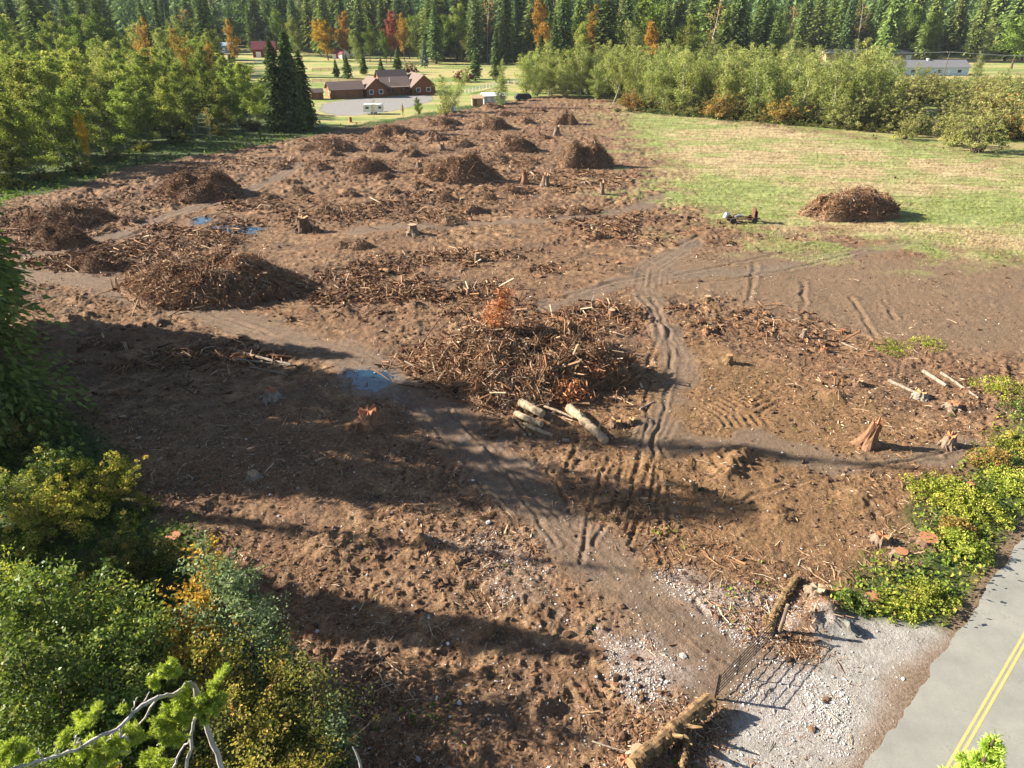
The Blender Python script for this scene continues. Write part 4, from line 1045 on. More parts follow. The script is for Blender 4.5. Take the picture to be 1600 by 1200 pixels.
    mb = MB(); l2 = np.array(t2.location); P = [np.array([0, 0, 0]), np.array([0, 0, 7.])] + [cam_pt(*q) - l2 for q in [(568, 1230, 13), (562, 1190, 12.8), (556, 1175, 12.7), (551, 1167, 12.7)]]
    add_tube(mb, P, [.12, .07, .03, .026, .018, .01], 6); mb.build('stem', BARK['grey'], t2)
    # young fir leader before the road
    r1 = cam_pt(1556, 1150, 8.0)
    f = thing('young_fir', 'bright green fir tip in front of the road at the bottom right', 'tree', (r1[0], r1[1], 0))
    tw = MB(); nd = MB(); h = r1[2]
    add_tube(tw, [[0, 0, -.2], [0, 0, h * .6], [0, 0, h - .9], [.0, 0, h - .05]], [.2, .11, .03, .01], 7)
    needles(nd, [[0, 0, h - .9], [0, 0, h - .4], [0, 0, h]], .1, 30)
    for l in range(5):
        zz = h - .22 - l * .3
        for q in range(5):
            a = q * 1.257 + l * .7; L = .12 + l * .085
            if a % 6.283 > 1.9 and a % 6.283 < 4.2: L *= .6
            fir_spray(nd, tw, [0, 0, zz], (math.cos(a), math.sin(a) * .8, .25), L, 4 if l < 4 else 6)
    tw.build('trunk', BARK['brown'], f); nd.build('needles', LEAF['bright'], f)
dead_top()
# ------------------------------------------------------------------ buildings
WOODW = plain("stained_wood_siding", (.19, .075, .035), .8, 0, 2.0, .3)
DOORW = plain("stained_garage_door", (.21, .095, .05), .7, 0, 2.0, .2)
ROOFB = plain("brown_shingles", (.145, .105, .09), .9, 0, 4.0, .35)
ROOFG = plain("grey_shingles", (.17, .17, .18), .9, 0, 4.0, .3)
REDW = plain("barn_red_boards", (.2, .03, .03), .8, 0, 2.0, .3)
REDR = plain("dark_red_roof", (.16, .035, .045), .7, 0, 2.0, .3)
WHITE = plain("white_paint", (.78, .78, .76), .6, 0, 2.0, .06)
PALEB = plain("pale_blue_siding", (.55, .66, .72), .7, 0, 2.0, .1)
BLUEM = plain("blue_grey_metal", (.25, .36, .46), .5, .2, 1.0, .15)
GLASS = plain("window_glass", (.05, .065, .08), .08, 0, 1.0, .2)
DARK = plain("dark_tarp", (.03, .034, .04), .6, 0, 2.0, .3)
TANB = plain("tan_boards", (.38, .27, .17), .8, 0, 2.0, .25)
GALV = plain("galvanised_metal", (.5, .51, .52), .45, .6, 2.0, .15)
BLACKM = plain("black_steel_tube", (.022, .022, .024), .45, .3, 6.0, .3)
RUST = plain("rusty_steel", (.12, .055, .035), .8, .3, 8.0, .4)
FENCEB = plain("weathered_fence_boards", (.11, .08, .06), .9, 0, 4.0, .3)

def gable(par, x0, x1, y0, y1, hw, rise, ridge, wall, roof, over=.45, t=.14):
    """one gabled block: a wall mesh and a roof mesh"""
    cx, cy = (x0 + x1) / 2, (y0 + y1) / 2
    mb = MB()
    if ridge == 'x':
        pr = [(y0, 0), (y1, 0), (y1, hw), (cy, hw + rise), (y0, hw)]
        A = [(x0, a, b) for a, b in pr]; B = [(x1, a, b) for a, b in pr]
        sl = rise / ((y1 - y0) / 2); e = over
        P = [[(x0 - e, y0 - e, hw - e * sl), (x1 + e, y0 - e, hw - e * sl), (x1 + e, cy, hw + rise), (x0 - e, cy, hw + rise)],
             [(x1 + e, y1 + e, hw - e * sl), (x0 - e, y1 + e, hw - e * sl), (x0 - e, cy, hw + rise), (x1 + e, cy, hw + rise)]]
    else:
        pr = [(x0, 0), (x1, 0), (x1, hw), (cx, hw + rise), (x0, hw)]
        A = [(a, y0, b) for a, b in pr]; B = [(a, y1, b) for a, b in pr]
        sl = rise / ((x1 - x0) / 2); e = over
        P = [[(x0 - e, y1 + e, hw - e * sl), (x0 - e, y0 - e, hw - e * sl), (cx, y0 - e, hw + rise), (cx, y1 + e, hw + rise)],
             [(x1 + e, y0 - e, hw - e * sl), (x1 + e, y1 + e, hw - e * sl), (cx, y1 + e, hw + rise), (cx, y0 - e, hw + rise)]]
    A = np.array(A); B = np.array(B)
    mb.add(np.concatenate([A, B]), [[0, 1, 2, 3, 4]]); off = 0
    mb.L.append(np.array([5, 6, 7, 8, 9])[::-1]); mb.S.append(np.array([5])); mb.M.append(np.array([0]))
    for i in (0, 1, 4):
        j = (i + 1) % 5; mb.L.append(np.array([i, 5 + i, 5 + j, j])); mb.S.append(np.array([4])); mb.M.append(np.array([0]))
    wl = mb.build("wall", wall, par)
    mr = MB()
    for p in P: add_slab(mr, [(q[0], q[1], q[2] + t + .02) for q in p], t)
    return wl, mr.build("roof", roof, par)

def window(par, x, y, z, wd, ht, face='front', frame=WHITE):
    """a framed window set just proud of the wall it sits on"""
    d = .08
    f = MB(); g = MB()
    s = (lambda a, b: (a, d, b)) if face == 'front' else (lambda a, b: (d, a, b))
    sg = -1
    o = (0, sg * d / 2 - .003, 0) if face == 'front' else (sg * d / 2 - .003, 0, 0)
    c = np.array([x, y, z + ht / 2]) + o
    ax = np.array([1, 0, 0]) if face == 'front' else np.array([0, 1, 0])
    for q in (-1, 1): add_box(f, c + ax * q * (wd / 2), s(.12, ht + .12))
    for q in (-1, 1): add_box(f, c + np.array([0, 0, q * ht / 2]), s(wd - .12, .12))
    fo = f.build("window", frame, par)
    if face == 'front': add_box(g, c + np.array([0, .01, 0]), (wd - .1, .03, ht - .1))
    else: add_box(g, c + np.array([.01, 0, 0]), (.03, wd - .1, ht - .1))
    g.build("pane", GLASS, fo)
    return fo

def panel(par, name, mat, x, y, z, sx, sz, t=.08):
    mb = MB(); add_box(mb, (x, y - t / 2 - .003, z + sz / 2), (sx, t, sz)); return mb.build(name, mat, par)

o_ = G(518, 155)
hs = thing("brown_house", "long brown wooden house with gabled wings, garage and shingled roofs beside the gravel yard", "house", (o_[0], o_[1], 0), R(24))
gable(hs, 0, 10.2, 0, 7.2, 2.75, 1.9, 'x', WOODW, ROOFB, .6)
gable(hs, 11.2, 17.8, -.4, 9, 2.8, 2.7, 'y', WOODW, ROOFB, .6)
gable(hs, 17.9, 26.4, 2.2, 11.5, 2.7, 2.4, 'x', WOODW, ROOFB, .7)
gable(hs, 26.5, 34.2, -.2, 13, 2.8, 3.1, 'y', WOODW, ROOFB, .7)
gable(hs, 18.4, 27.5, 8.2, 17, 3.4, 3.4, 'x', WOODW, ROOFB, .6)
for x in (3.1, 7.1):
    dr = panel(hs, "garage_door", DOORW, x, 0, .05, 3.3, 2.25)
for x in (12.8, 15.9): window(hs, x, -.4, .95, 1.25, 1.25)
for x in (19.0, 20.6, 24.6): window(hs, x, 2.2, .9, 1.0, 1.3, frame=DOORW)
panel(hs, "door", DOORW, 22.6, 2.2, .05, 1.0, 2.1)
for x in (28.4, 31.9): window(hs, x, -.2, .95, 1.35, 1.2)
window(hs, 0, 3.5, .9, 1.1, 1.1, 'side')
for x in (18.6, 21.2, 23.8, 26.0):
    mb = MB(); add_box(mb, (x, .9, 1.3), (.16, .16, 2.6)); mb.build("porch_post", WOODW, hs)
mb = MB(); add_slab(mb, [(17.95, .4, 2.62), (26.35, .4, 2.62), (26.35, 1.6, 2.86), (17.95, 1.6, 2.86)], .1); mb.build("porch_roof", ROOFB, hs)
for x, y, z in ((20.2, 4.2, 4.6), (32.0, 6.5, 5.6)):
    mb = MB(); add_tube(mb, [(x, y, z - 1.5), (x, y, z + .5), (x, y, z + .75)], [.14, .14, .22], 8); mb.build("chimney", GALV, hs)

c_ = G(497, 158)
sh = thing("garden_shed", "small brown garden shed at the garage's free end behind dark trees", "shed", (c_[0] - 2.6, c_[1] + 3, 0), R(20))
gable(sh, 0, 3.6, 0, 3, 2.1, .9, 'x', WOODW, ROOFB, .25); panel(sh, "door", DOORW, 1.7, 0, .05, .9, 1.9)

c_ = G(413, 90)
bn = thing("red_barn", "large dark red barn with a red roof behind the alder wood", "barn", (c_[0] - 6, c_[1], 0), R(12))
gable(bn, 0, 12, 0, 9, 4.2, 3.6, 'x', REDW, REDR, .5)
panel(bn, "door", WHITE, 3, 0, .05, 2.6, 2.8)
for x in (6.6, 9.6): window(bn, x, 0, 1.5, 1.2, 1.2)
c_ = G(352, 84)
bs = thing("metal_shed", "blue-grey metal shed beside the narrow orange topped tree", "shed", (c_[0] - 4, c_[1], 0), R(5))
gable(bs, 0, 9, 0, 8, 4.2, 1.6, 'x', BLUEM, BLUEM, .2); panel(bs, "door", WHITE, 2.6, 0, .05, 3, 3)
c_ = G(543, 87)
wh = thing("white_house", "small white house with a steep gable behind the lawn", "house", (c_[0] - 3, c_[1], 0), R(-20))
gable(wh, 0, 7, 0, 8, 3.4, 3.2, 'y', WHITE, ROOFG, .5)
for x in (1.8, 5.0): window(wh, x, 0, 1.0, 1.1, 1.3, frame=BLUEM)
window(wh, 3.5, 0, 3.9, 1.0, 1.0, frame=BLUEM)
c_ = G(529, 91)
rb = thing("small_barn", "small white gabled barn with a dark red roof in front of the white house", "barn", (c_[0] - 3.4, c_[1], 0), R(-38))
gable(rb, 0, 8, 0, 5.4, 2.4, 2.0, 'x', WHITE, REDR, .4); panel(rb, "door", REDW, 4.4, 0, .05, 2.0, 2.1)

c_ = G(757, 164)
ws = thing("white_shed", "low white roofed shed with grey sides beside the tan hut", "shed", (c_[0], c_[1], 0), R(14))
gable(ws, 0, 6.2, 0, 4.2, 2.4, .7, 'x', GALV, WHITE, .35)
panel(ws, "door", WHITE, 1.4, 0, .05, 1.0, 2.0); window(ws, 4.2, 0, .9, 1.2, 1.0)
c_ = G(738, 166)
ts = thing("tan_hut", "small tan wooden hut with a flat pitched roof beside the white shed", "shed", (c_[0], c_[1], 0), R(8))
gable(ts, 0, 3.2, 0, 3.0, 2.1, .55, 'x', TANB, TANB, .3); panel(ts, "door", DOORW, 1.0, 0, .05, .9, 1.9)

def wheel(par, x, y, r=.33, w_=.2):
    mb = MB(); add_tube(mb, [(x, y - w_ / 2, r), (x, y + w_ / 2, r)], [r, r], 16); t = mb.build("wheel", DARK, par)
    mb = MB(); add_tube(mb, [(x, y - w_ / 2 - .02, r), (x, y + w_ / 2 + .02, r)], [r * .55, r * .55], 12); mb.build("hub", GALV, t)

c_ = G(568, 179)
tr_ = thing("camper_trailer", "white camper trailer parked on the grass in front of the brown house", "trailer", (c_[0], c_[1], 0), R(6))
mb = MB(); prof = [(0, .55), (5.2, .55), (5.4, 1.0), (5.4, 2.1), (4.9, 2.55), (.35, 2.6), (0, 2.2)]
n_ = len(prof); mb.add([(a, 0, b) for a, b in prof] + [(a, 2.2, b) for a, b in prof], [list(range(n_))])
mb.L.append(np.arange(n_, 2 * n_)[::-1]); mb.S.append(np.array([n_])); mb.M.append(np.array([0]))
for i in range(n_):
    j = (i + 1) % n_; mb.L.append(np.array([i, n_ + i, n_ + j, j])); mb.S.append(np.array([4])); mb.M.append(np.array([0]))
mb.build("body", WHITE, tr_)
window(tr_, 4.5, 0, 1.45, .8, .6, frame=GALV); window(tr_, 1.1, 0, 1.4, .9, .6, frame=GALV)
panel(tr_, "door", GALV, 2.6, 0, .62, .7, 1.75, .05)
for x in (2.3, 3.2): wheel(tr_, x, .1); wheel(tr_, x, 2.1)
mb = MB(); add_tube(mb, [(5.4, 1.1, .55), (6.6, 1.1, .5)], [.06, .05], 6); mb.build("tow_bar", DARK, tr_)

def car(name, label, px, py, rz, mat, L=4.6):
    c = G(px, py); r = thing(name, label, "car", (c[0], c[1], 0), R(rz))
    b = MB()
    pr = [(0, .35), (L, .35), (L, .75), (L - .15, .95), (L * .76, 1.0), (L * .62, 1.48), (L * .2, 1.5), (.05, 1.0)]
    for hw0, pp in ((0.86, pr),):
        V = [(x, -hw0 * (1 if z < 1.05 else .82), z) for x, z in pp] + [(x, hw0 * (1 if z < 1.05 else .82), z) for x, z in pp]; n = len(pp)
        b.add(V, [list(range(n))]); b.L.append(np.arange(n, 2 * n)[::-1]); b.S.append(np.array([n])); b.M.append(np.array([0]))
        for i in range(n):
            j = (i + 1) % n; b.L.append(np.array([i, n + i, n + j, j])); b.S.append(np.array([4])); b.M.append(np.array([0]))
    b.build("body", mat, r)
    g = MB(); add_box(g, (L * .41, 0, 1.24), (L * .4, 1.56, .34)); g.build("side_windows", GLASS, r)
    for x in (L * .2, L * .8):
        for y in (-.78, .78): wheel(r, x, y, .32, .2)
car("parked_car", "white car with dark windows parked behind the loose yellow-green tree", 712, 175, 160, WHITE)

c_ = G(806, 158)
tp = thing("covered_trailer", "low black covered trailer at the far edge of the clearing", "trailer", (c_[0], c_[1], 0), R(15))
mb = MB(); pr = [(0, .5), (5, .5), (5, 1.3), (4.4, 2.0), (.6, 2.0), (0, 1.3)]; n_ = 6
mb.add([(a, 0, b) for a, b in pr] + [(a, 2, b) for a, b in pr], [list(range(n_))]); mb.L.append(np.arange(n_, 2 * n_)[::-1]); mb.S.append(np.array([n_])); mb.M.append(np.array([0]))
for i in range(n_):
    j = (i + 1) % n_; mb.L.append(np.array([i, n_ + i, n_ + j, j])); mb.S.append(np.array([4])); mb.M.append(np.array([0]))
mb.build("cover", DARK, tp)
for x in (1.6, 3.4): wheel(tp, x, -.02); wheel(tp, x, 2.02)

c_ = G(548, 191)
br = thing("rusty_drum", "small rusty orange burn drum on the grass before the camper", "drum", (c_[0], c_[1], 0))
mb = MB(); add_tube(mb, [(0, 0, 0), (0, 0, .35), (0, 0, .37), (0, 0, .75), (0, 0, .77), (0, 0, 1.15)], [.36, .36, .38, .38, .36, .36], 14); mb.build("body", plain("orange_rust", (.3, .1, .04), .8), br)
mb = MB(); add_tube(mb, [(0, 0, 1.15), (0, 0, 1.2)], [.39, .39], 14); mb.build("rim", RUST, br)

# pale blue house on the right and the sheds behind it
c_ = at(1392, 318)
ph = thing("blue_house", "long pale blue and white house with a grey roof beyond the willow scrub", "house", (c_[0], c_[1], 0), R(4))
gable(ph, 0, 33, 0, 9, 3.2, 2.3, 'x', PALEB, ROOFG, .6)
for x in (4, 9, 15, 20.5, 29): window(ph, x, 0, 1.0, 1.8, 1.3)
panel(ph, "door", WHITE, 24.5, 0, .05, 1.1, 2.1)
mb = MB(); add_box(mb, (17, 4.5, 5.6), (.9, .9, 1.2)); mb.build("chimney", WHITE, ph)
c_ = at(1290, 405)
ls = thing("long_shed", "long low dark roofed shed half hidden behind the pale blue house", "shed", (c_[0], c_[1], 0), R(3))
gable(ls, 0, 62, 0, 9, 3.0, 1.9, 'x', TANB, DARK, .8)
panel(ls, "door", WHITE, 28, 0, .05, 3.0, 2.4); panel(ls, "door", WHITE, 44, 0, .05, 3.0, 2.4)
c_ = at(1140, 415)
l2 = thing("low_shed", "short grey roofed shed glimpsed behind the pale alders", "shed", (c_[0], c_[1], 0), R(3))
gable(l2, 0, 14, 0, 8, 3.6, 1.9, 'x', TANB, GALV, .6); panel(l2, "door", WHITE, 4, 0, .05, 3.0, 2.4)

# fences
def post_rail(name, label, pts, h, rails, mat, step=2.6, pw=.12):
    pts = [np.array(p) for p in pts]; r = thing(name, label, "fence", (pts[0][0], pts[0][1], 0))
    o = pts[0]
    for a, b in zip(pts[:-1], pts[1:]):
        L = np.linalg.norm(b - a); k = max(1, int(L / step)); rz = math.atan2(b[1] - a[1], b[0] - a[0])
        for i in range(k + 1):
            p = a + (b - a) * i / k - o; mb = MB(); add_box(mb, (p[0], p[1], h / 2), (pw, pw, h + .1), rz); mb.build("post", mat, r)
        m = (a + b) / 2 - o; n = np.array([math.sin(rz), -math.cos(rz)]) * (pw / 2 + .025)
        for q in range(rails):
            mb = MB(); add_box(mb, (m[0] + n[0], m[1] + n[1], h * (.35 + .6 * q / max(1, rails - 1))), (L, .045, .15), rz); mb.build("rail", mat, r)
    return r
post_rail("board_fence", "white three-rail horse fence right of the brown house", [G(727, 147), G(785, 133), G(812, 131)], 1.4, 3, WHITE)
post_rail("board_fence", "dark board fence crossing the dry paddock behind the garage", [G(488, 130), G(640, 127)], 1.3, 3, FENCEB, 3.2)
post_rail("board_fence", "dark board fence farther back between paddock and bright lawn", [G(488, 112), G(640, 107)], 1.3, 3, FENCEB, 3.6)
post_rail("board_fence", "white rail fence in front of the red barn", [G(398, 99), G(440, 97)], 1.3, 3, WHITE, 3)
post_rail("board_fence", "grey board fence at the edge of the far right lawn", [G(1560, 116), G(1690, 122)], 1.3, 3, FENCEB, 3)

# power line
def pole(px, Y, top, label):
    c = at(px, Y, 5); h = top_h(Y, top); r = thing("power_pole", label, "pole", (c[0], c[1], 0), R(8))
    mb = MB(); add_tube(mb, [(0, 0, -.2), (0, 0, h)], [.16, .11], 8); mb.build("pole", FENCEB, r)
    mb = MB(); add_box(mb, (0, -.16, h - .5), (2.2, .1, .12)); mb.build("crossarm", FENCEB, r)
    for x in (-.95, .95):
        mb = MB(); add_tube(mb, [(x, -.16, h - .44), (x, -.16, h - .2)], [.05, .035], 6); mb.build("insulator", WHITE, r)
    return r, np.array([c[0], c[1], h])
P = [pole(1215, 300, 78, "wooden power pole half hidden among the pale alders"), pole(1478, 296, 80, "wooden power pole in front of the pale blue house"), pole(1700, 292, 86, "wooden power pole outside the right frame edge")]
mb = P[1][0]
for i, pl in enumerate((0, 1)):
    a, b = P[pl], P[pl + 1]
    for s in (-.95, .95):
        p0 = a[1] + np.array([s, -.16, -.2]); p1 = b[1] + np.array([s, -.16, -.2]); t = np.linspace(0, 1, 13)[:, None]
        w_ = p0 + (p1 - p0) * t; w_[:, 2] -= (4 * t * (1 - t))[:, 0] * .7
        m = MB(); add_tube(m, w_ - a[1] * 0 - np.array(P[pl][0].location), [.035] * 13, 4)
        tag(link("power_wire", m.mesh("power_wire", GALV)), "%s power wire strung %s the pole by the pale blue house" % (("nearer" if s < 0 else "farther"), ("left of" if i == 0 else "right of")), "wire").location = P[pl][0].location

def boulder(px, py, r, mat, label):
    c = G(px, py); v, f = ico(); k = MB()
    V = v * (1 + .15 * rng.normal(size=(12, 1))) * np.array([r * 1.3, r * .8, r * .6])
    o = thing("boulder", label, "rock", (c[0], c[1], r * .35)); o2 = k
    k.add(V, f); me = k.mesh("boulder", mat)
    b = link("boulder", me); bpy.data.objects.remove(o)
    b.location = (c[0], c[1], r * .3); tag(b, label, "rock")
    md = b.modifiers.new("smooth", 'SUBSURF'); md.levels = 2; md.render_levels = 2
boulder(1473, 180, 1.1, plain("grey_rock", (.13, .14, .16), .9), "grey boulder on the sandy strip between willows")
boulder(1518, 193, .9, plain("white_rock", (.6, .58, .55), .9), "white boulder partly hidden by the willows below the grey one")

# ------------------------------------------------------------------ things left on the clearing
STICK = varmat("branch_wood", [(0, (.04, .022, .013)), (.35, (.155, .077, .038)), (.6, (.28, .15, .075)), (.82, (.39, .26, .155)), (1, (.54, .43, .31))])
CORE = plain("pile_earth", (.15, .09, .055), .95, 0, 1.6, .6, .08)
CUT = plain("fresh_cut_wood", (.3, .18, .09), .8, 0, 5.0, .3)
CUTR = plain("red_cedar_cut", (.3, .135, .065), .8, 0, 5.0, .4)
CUTP = plain("pale_cut_wood", (.34, .25, .16), .8, 0, 5.0, .25)
BARKS = {'brown': barkmat("stump_bark", (.05, .03, .02), (.18, .11, .07), 5), 'grey': barkmat("grey_stump_wood", (.07, .05, .035), (.25, .18, .125), 5),
         'red': barkmat("red_cedar_bark", (.08, .042, .024), (.27, .145, .08), 5), 'white': barkmat("birch_log_bark", (.1, .07, .042), (.43, .34, .23), 5), 'moss': barkmat("mossy_log_bark", (.03, .02, .012), (.27, .17, .08), 4),
         'silver': barkmat("silver_log_wood", (.1, .08, .062), (.31, .26, .205), 6)}

def pile(label, x0, x1, yb, yt, sticks, pale=.5, big=1.0, dead=0, name="brush_pile", cat="brush pile", group=None, ratio=.62, rmul=1.0, hmul=.95, flat=2.05):
    cx = (x0 + x1) / 2; f = G(cx, yb); z = depth(f[1]); wd = (x1 - x0) / FOC * z; dp = wd * ratio
    cy = f[1] + dp * .46; X = (cx - 800) / FOC * depth(cy)
    h = max(.7, top_h(cy + .06 * dp, yt)) * hmul
    r = thing(name, label, cat, (X, cy, 0), 0, group)
    sd_ = int(rng.integers(1000)); a, b = wd / 2, dp / 2
    def surf(u, th):
        e = 1 + .24 * vnoise(np.cos(th) * 1.9 + sd_, np.sin(th) * 1.9, sd_)
        x = np.cos(th) * u * a * e; y = np.sin(th) * u * b * e
        pk = (1 - u ** flat)
        zz = h * pk ** .95 * (.78 + .55 * fbm(x * 2.3 / a + sd_, y * 2.3 / a, 3, sd_ + 3)) + .05 * h * fbm(x * 1.4, y * 1.4, 2, sd_ + 7) * np.minimum(1, 3 * (1 - u))
        return np.stack([x, y, zz], -1)
    U = np.linspace(0, 1.02, 22)[:, None]; TH = np.linspace(0, 2 * math.pi, 57)[None, :-1]
    S = surf(U, np.broadcast_to(TH, (22, 56)))
    S[..., 2] *= .93; S[-1, :, 2] = -.35
    S[..., 2] += .07 * h * rng.normal(size=S.shape[:2]) * np.linspace(1, .1, 22)[:, None] * .6
    S[0] = S[0].mean(0)
    i = np.arange(21)[:, None] * 56; j = np.arange(56)[None]; j2 = (j + 1) % 56
    mb = MB(); mb.add(S.reshape(-1, 3), np.stack([i + j, i + 56 + j, i + 56 + j2, i + j2], -1).reshape(-1, 4))
    mb.build("earth_core", CORE, r)
    n = int(sticks * 2.1)
    def pts(n, lo=0.02):
        u = np.sqrt(rng.uniform(lo, 1.05, n)); th = rng.uniform(0, 6.283, n)
        p = surf(np.minimum(u, 1.0), th); q = surf(np.minimum(u + .06, 1.06), th)
        return p, unit(q - p), u
    mb = MB()
    p, dn, u = pts(n)
    d = unit(dn * rng.normal(size=(n, 1)) * .7 + rng.normal(size=(n, 3)) * np.array([.75, .75, .34]))
    L = np.clip(rng.exponential(.034, n) + .025, .02, .24) * wd * big
    up = np.abs(rng.normal(size=n)) * .035 * h + .03
    p0 = p - d * L[:, None] / 2; p1 = p + d * L[:, None] / 2
    p0[:, 2] += up; p1[:, 2] += up
    rad = np.clip(rng.exponential(.015, n) + .009, .009, .12) * (wd / 14) ** .5 * rmul
    var = np.clip(np.where(rng.uniform(size=n) < .2, .85, pale + .1) + rng.normal(size=n) * .2, 0, 1)
    add_sticks(mb, p0, p1, rad, rad * .55, var, 4, bend=rng.normal(size=(n, 3)) * L[:, None] * .09)
    # upturned root plates: bundles of thick crooked roots
    k = max(2, int(n / 420)); c, dn, _ = pts(k)
    for q in range(k):
        m = 11; dd = unit(rng.normal(size=(m, 3)) + np.array([0, -.2, .5])); LL = rng.uniform(.035, .1, m) * wd
        e = c[q] + dd * LL[:, None]
        add_sticks(mb, np.repeat(c[q][None], m, 0), e, np.minimum(.008 * wd, .12) * rmul, .03, np.clip(pale + rng.normal(size=m) * .15, 0, 1), 5, bend=rng.normal(size=(m, 3)) * LL[:, None] * .2)
    k = max(4, int(n / 34)); c, dn, _ = pts(k); add_lumps(mb, c, np.minimum(np.clip(rng.exponential(.008, k) + .006, .006, .025) * wd, .32), .8, np.clip(pale - .15 + rng.normal(size=k) * .15, 0, 1), .45)
    k = max(3, int(n / 90)); th = rng.uniform(0, 6.283, k); u = rng.uniform(.55, 1.22, k); q0 = surf(np.minimum(u, 1), th)
    q0[:, :2] *= np.maximum(u, 1)[:, None]; dd = unit(np.stack([np.cos(th), np.sin(th), np.zeros(k)], 1) * .6 + rng.normal(size=(k, 3)) * np.array([.7, .7, .35])); LL = rng.uniform(.05, .17, k) * wd
    q0[:, 2] += .12
    add_sticks(mb, q0 - dd * LL[:, None] / 2, q0 + dd * LL[:, None] / 2, rng.uniform(.03, .085, k) * min(1.3, wd / 12), .02, np.clip(.62 + rng.normal(size=k) * .2, 0, 1), 5, bend=rng.normal(size=(k, 3)) * LL[:, None] * .1)
    mb.build("branches", STICK, r)
    # torn bark and twig litter on the heap
    n2 = int(n * 2.2); p, dn, u = pts(n2); lv = MB()
    p[:, 2] += .05 + rng.uniform(0, .05 * h, n2)
    add_leaves(lv, p, rng.uniform(.05, .17, n2) * (wd / 14) ** .3, np.clip(pale + .06 + rng.normal(size=n2) * .24, 0, 1), .4, 1.7)
    lv.build("bark_litter", STICK, r)
    if dead:
        dm = MB()
        for (ex, ey, ez, rr, cnt) in dead:
            C = np.array([ex * a, ey * b, ez * h]) + rng.normal(size=(cnt, 3)) * np.array([rr, rr * .7, rr * .8])
            add_leaves(dm, C, rng.uniform(.08, .3, cnt), np.clip(rng.normal(size=cnt) * .25 + .5, 0, 1), .2, 2.0)
        dm.build("dead_foliage", LEAF['deadred'], r)
    return r, (X, cy, h, a, b)

P1, P1d = pile("biggest brush pile of roots with a rust red dead fir top in the clearing", 638, 1015, 630, 474, 6000, .46, .8, hmul=.78, ratio=.72, flat=1.9,
     dead=[(-.3, .1, .95, .7, 600), (-.25, .12, 1.25, .5, 420), (-.22, .12, 1.5, .35, 200), (.3, -.85, .12, .7, 800), (.05, -.7, .2, .5, 400), (.55, -.5, .3, .6, 400)])
pile("wide tangled brush pile with two long logs at its end, left of the biggest pile", 195, 485, 478, 388, 3600, .52, .8)
pile("round brush pile standing alone on the meadow with a sharp shadow", 1252, 1406, 348, 281, 2400, .46, 1.0, flat=2.6)
pile("dark brush pile near the shaded wood edge behind the long puddle", 240, 392, 316, 262, 1900, .36, 1.0)
pile("tall stump heap at the grass corner far up the clearing", 866, 952, 264, 209, 1500, .5, 1.1)
pile("small round heap nearest the far field corner, beyond the tall stump heap", 864, 904, 196, 169, 700, .45, 1.1)
pile("low long brush pile at the far left in front of the wood", 30, 178, 360, 314, 1500, .4, 1.0)
pile("dark earthy heap in front of the low long pile at the far left", 50, 145, 390, 347, 1100, .3, 1.0)
pile("small heap between the far left track and the wide tangled pile", 102, 200, 424, 392, 900, .36, 1.0)
pile("dark root heap midway between the dark brush pile and the house", 535, 606, 272, 242, 800, .32, 1.1)
pile("long low windrow of roots running across the far clearing", 655, 778, 288, 240, 1400, .42, .9, ratio=.45)
pile("heap of pale roots at the clearing edge right below the camper", 572, 652, 216, 194, 900, .5, 1.0)
pile("pale root heap on the far edge below the white shed", 742, 800, 204, 182, 700, .5, 1.0)
pile("broad root heap left of the tall stump heap", 770, 846, 240, 211, 900, .46, 1.0)
pile("heap of twigs at the clearing edge below the orange sapling", 665, 722, 198, 179, 600, .48, 1.0)
pile("low pale brushwood at the wood edge below the dense conifer trio", 470, 560, 240, 216, 800, .5, 1.0)

# smaller root heaps: labelled by what they lie beside
LAND = [((645, 358), 'the fluted grey stump'), ((475, 350), 'the round topped stump by the long puddle'), ((570, 255), 'the dark root heap'), ((910, 240), 'the tall stump heap'), ((315, 290), 'the dark brush pile'), ((720, 262), 'the windrow of roots'),
        ((350, 440), 'the wide tangled pile'), ((370, 357), 'the long narrow puddle'), ((610, 206), 'the pale root heap below the camper'), ((808, 226), 'the broad root heap'), ((105, 335), 'the far left pile'), ((885, 183), 'the far corner heap'), ((830, 560), 'the biggest pile')]
_used = set()
def beside(px, py, what):
    ds = sorted(LAND, key=lambda l: (l[0][0] - px) ** 2 + 6 * (l[0][1] - py) ** 2)
    for (lx, ly), nm in ds:
        dx, dy = px - lx, (py - ly) * 2.5
        for d in ([('right of' if dx > 0 else 'left of'), ('beyond' if dy < 0 else 'in front of')] if abs(dx) > abs(dy) else [('beyond' if dy < 0 else 'in front of'), ('right of' if dx > 0 else 'left of')]):
            s = '%s %s %s' % (what, d, nm)
            if s not in _used and len(s.split()) <= 16: _used.add(s); return s
    return what
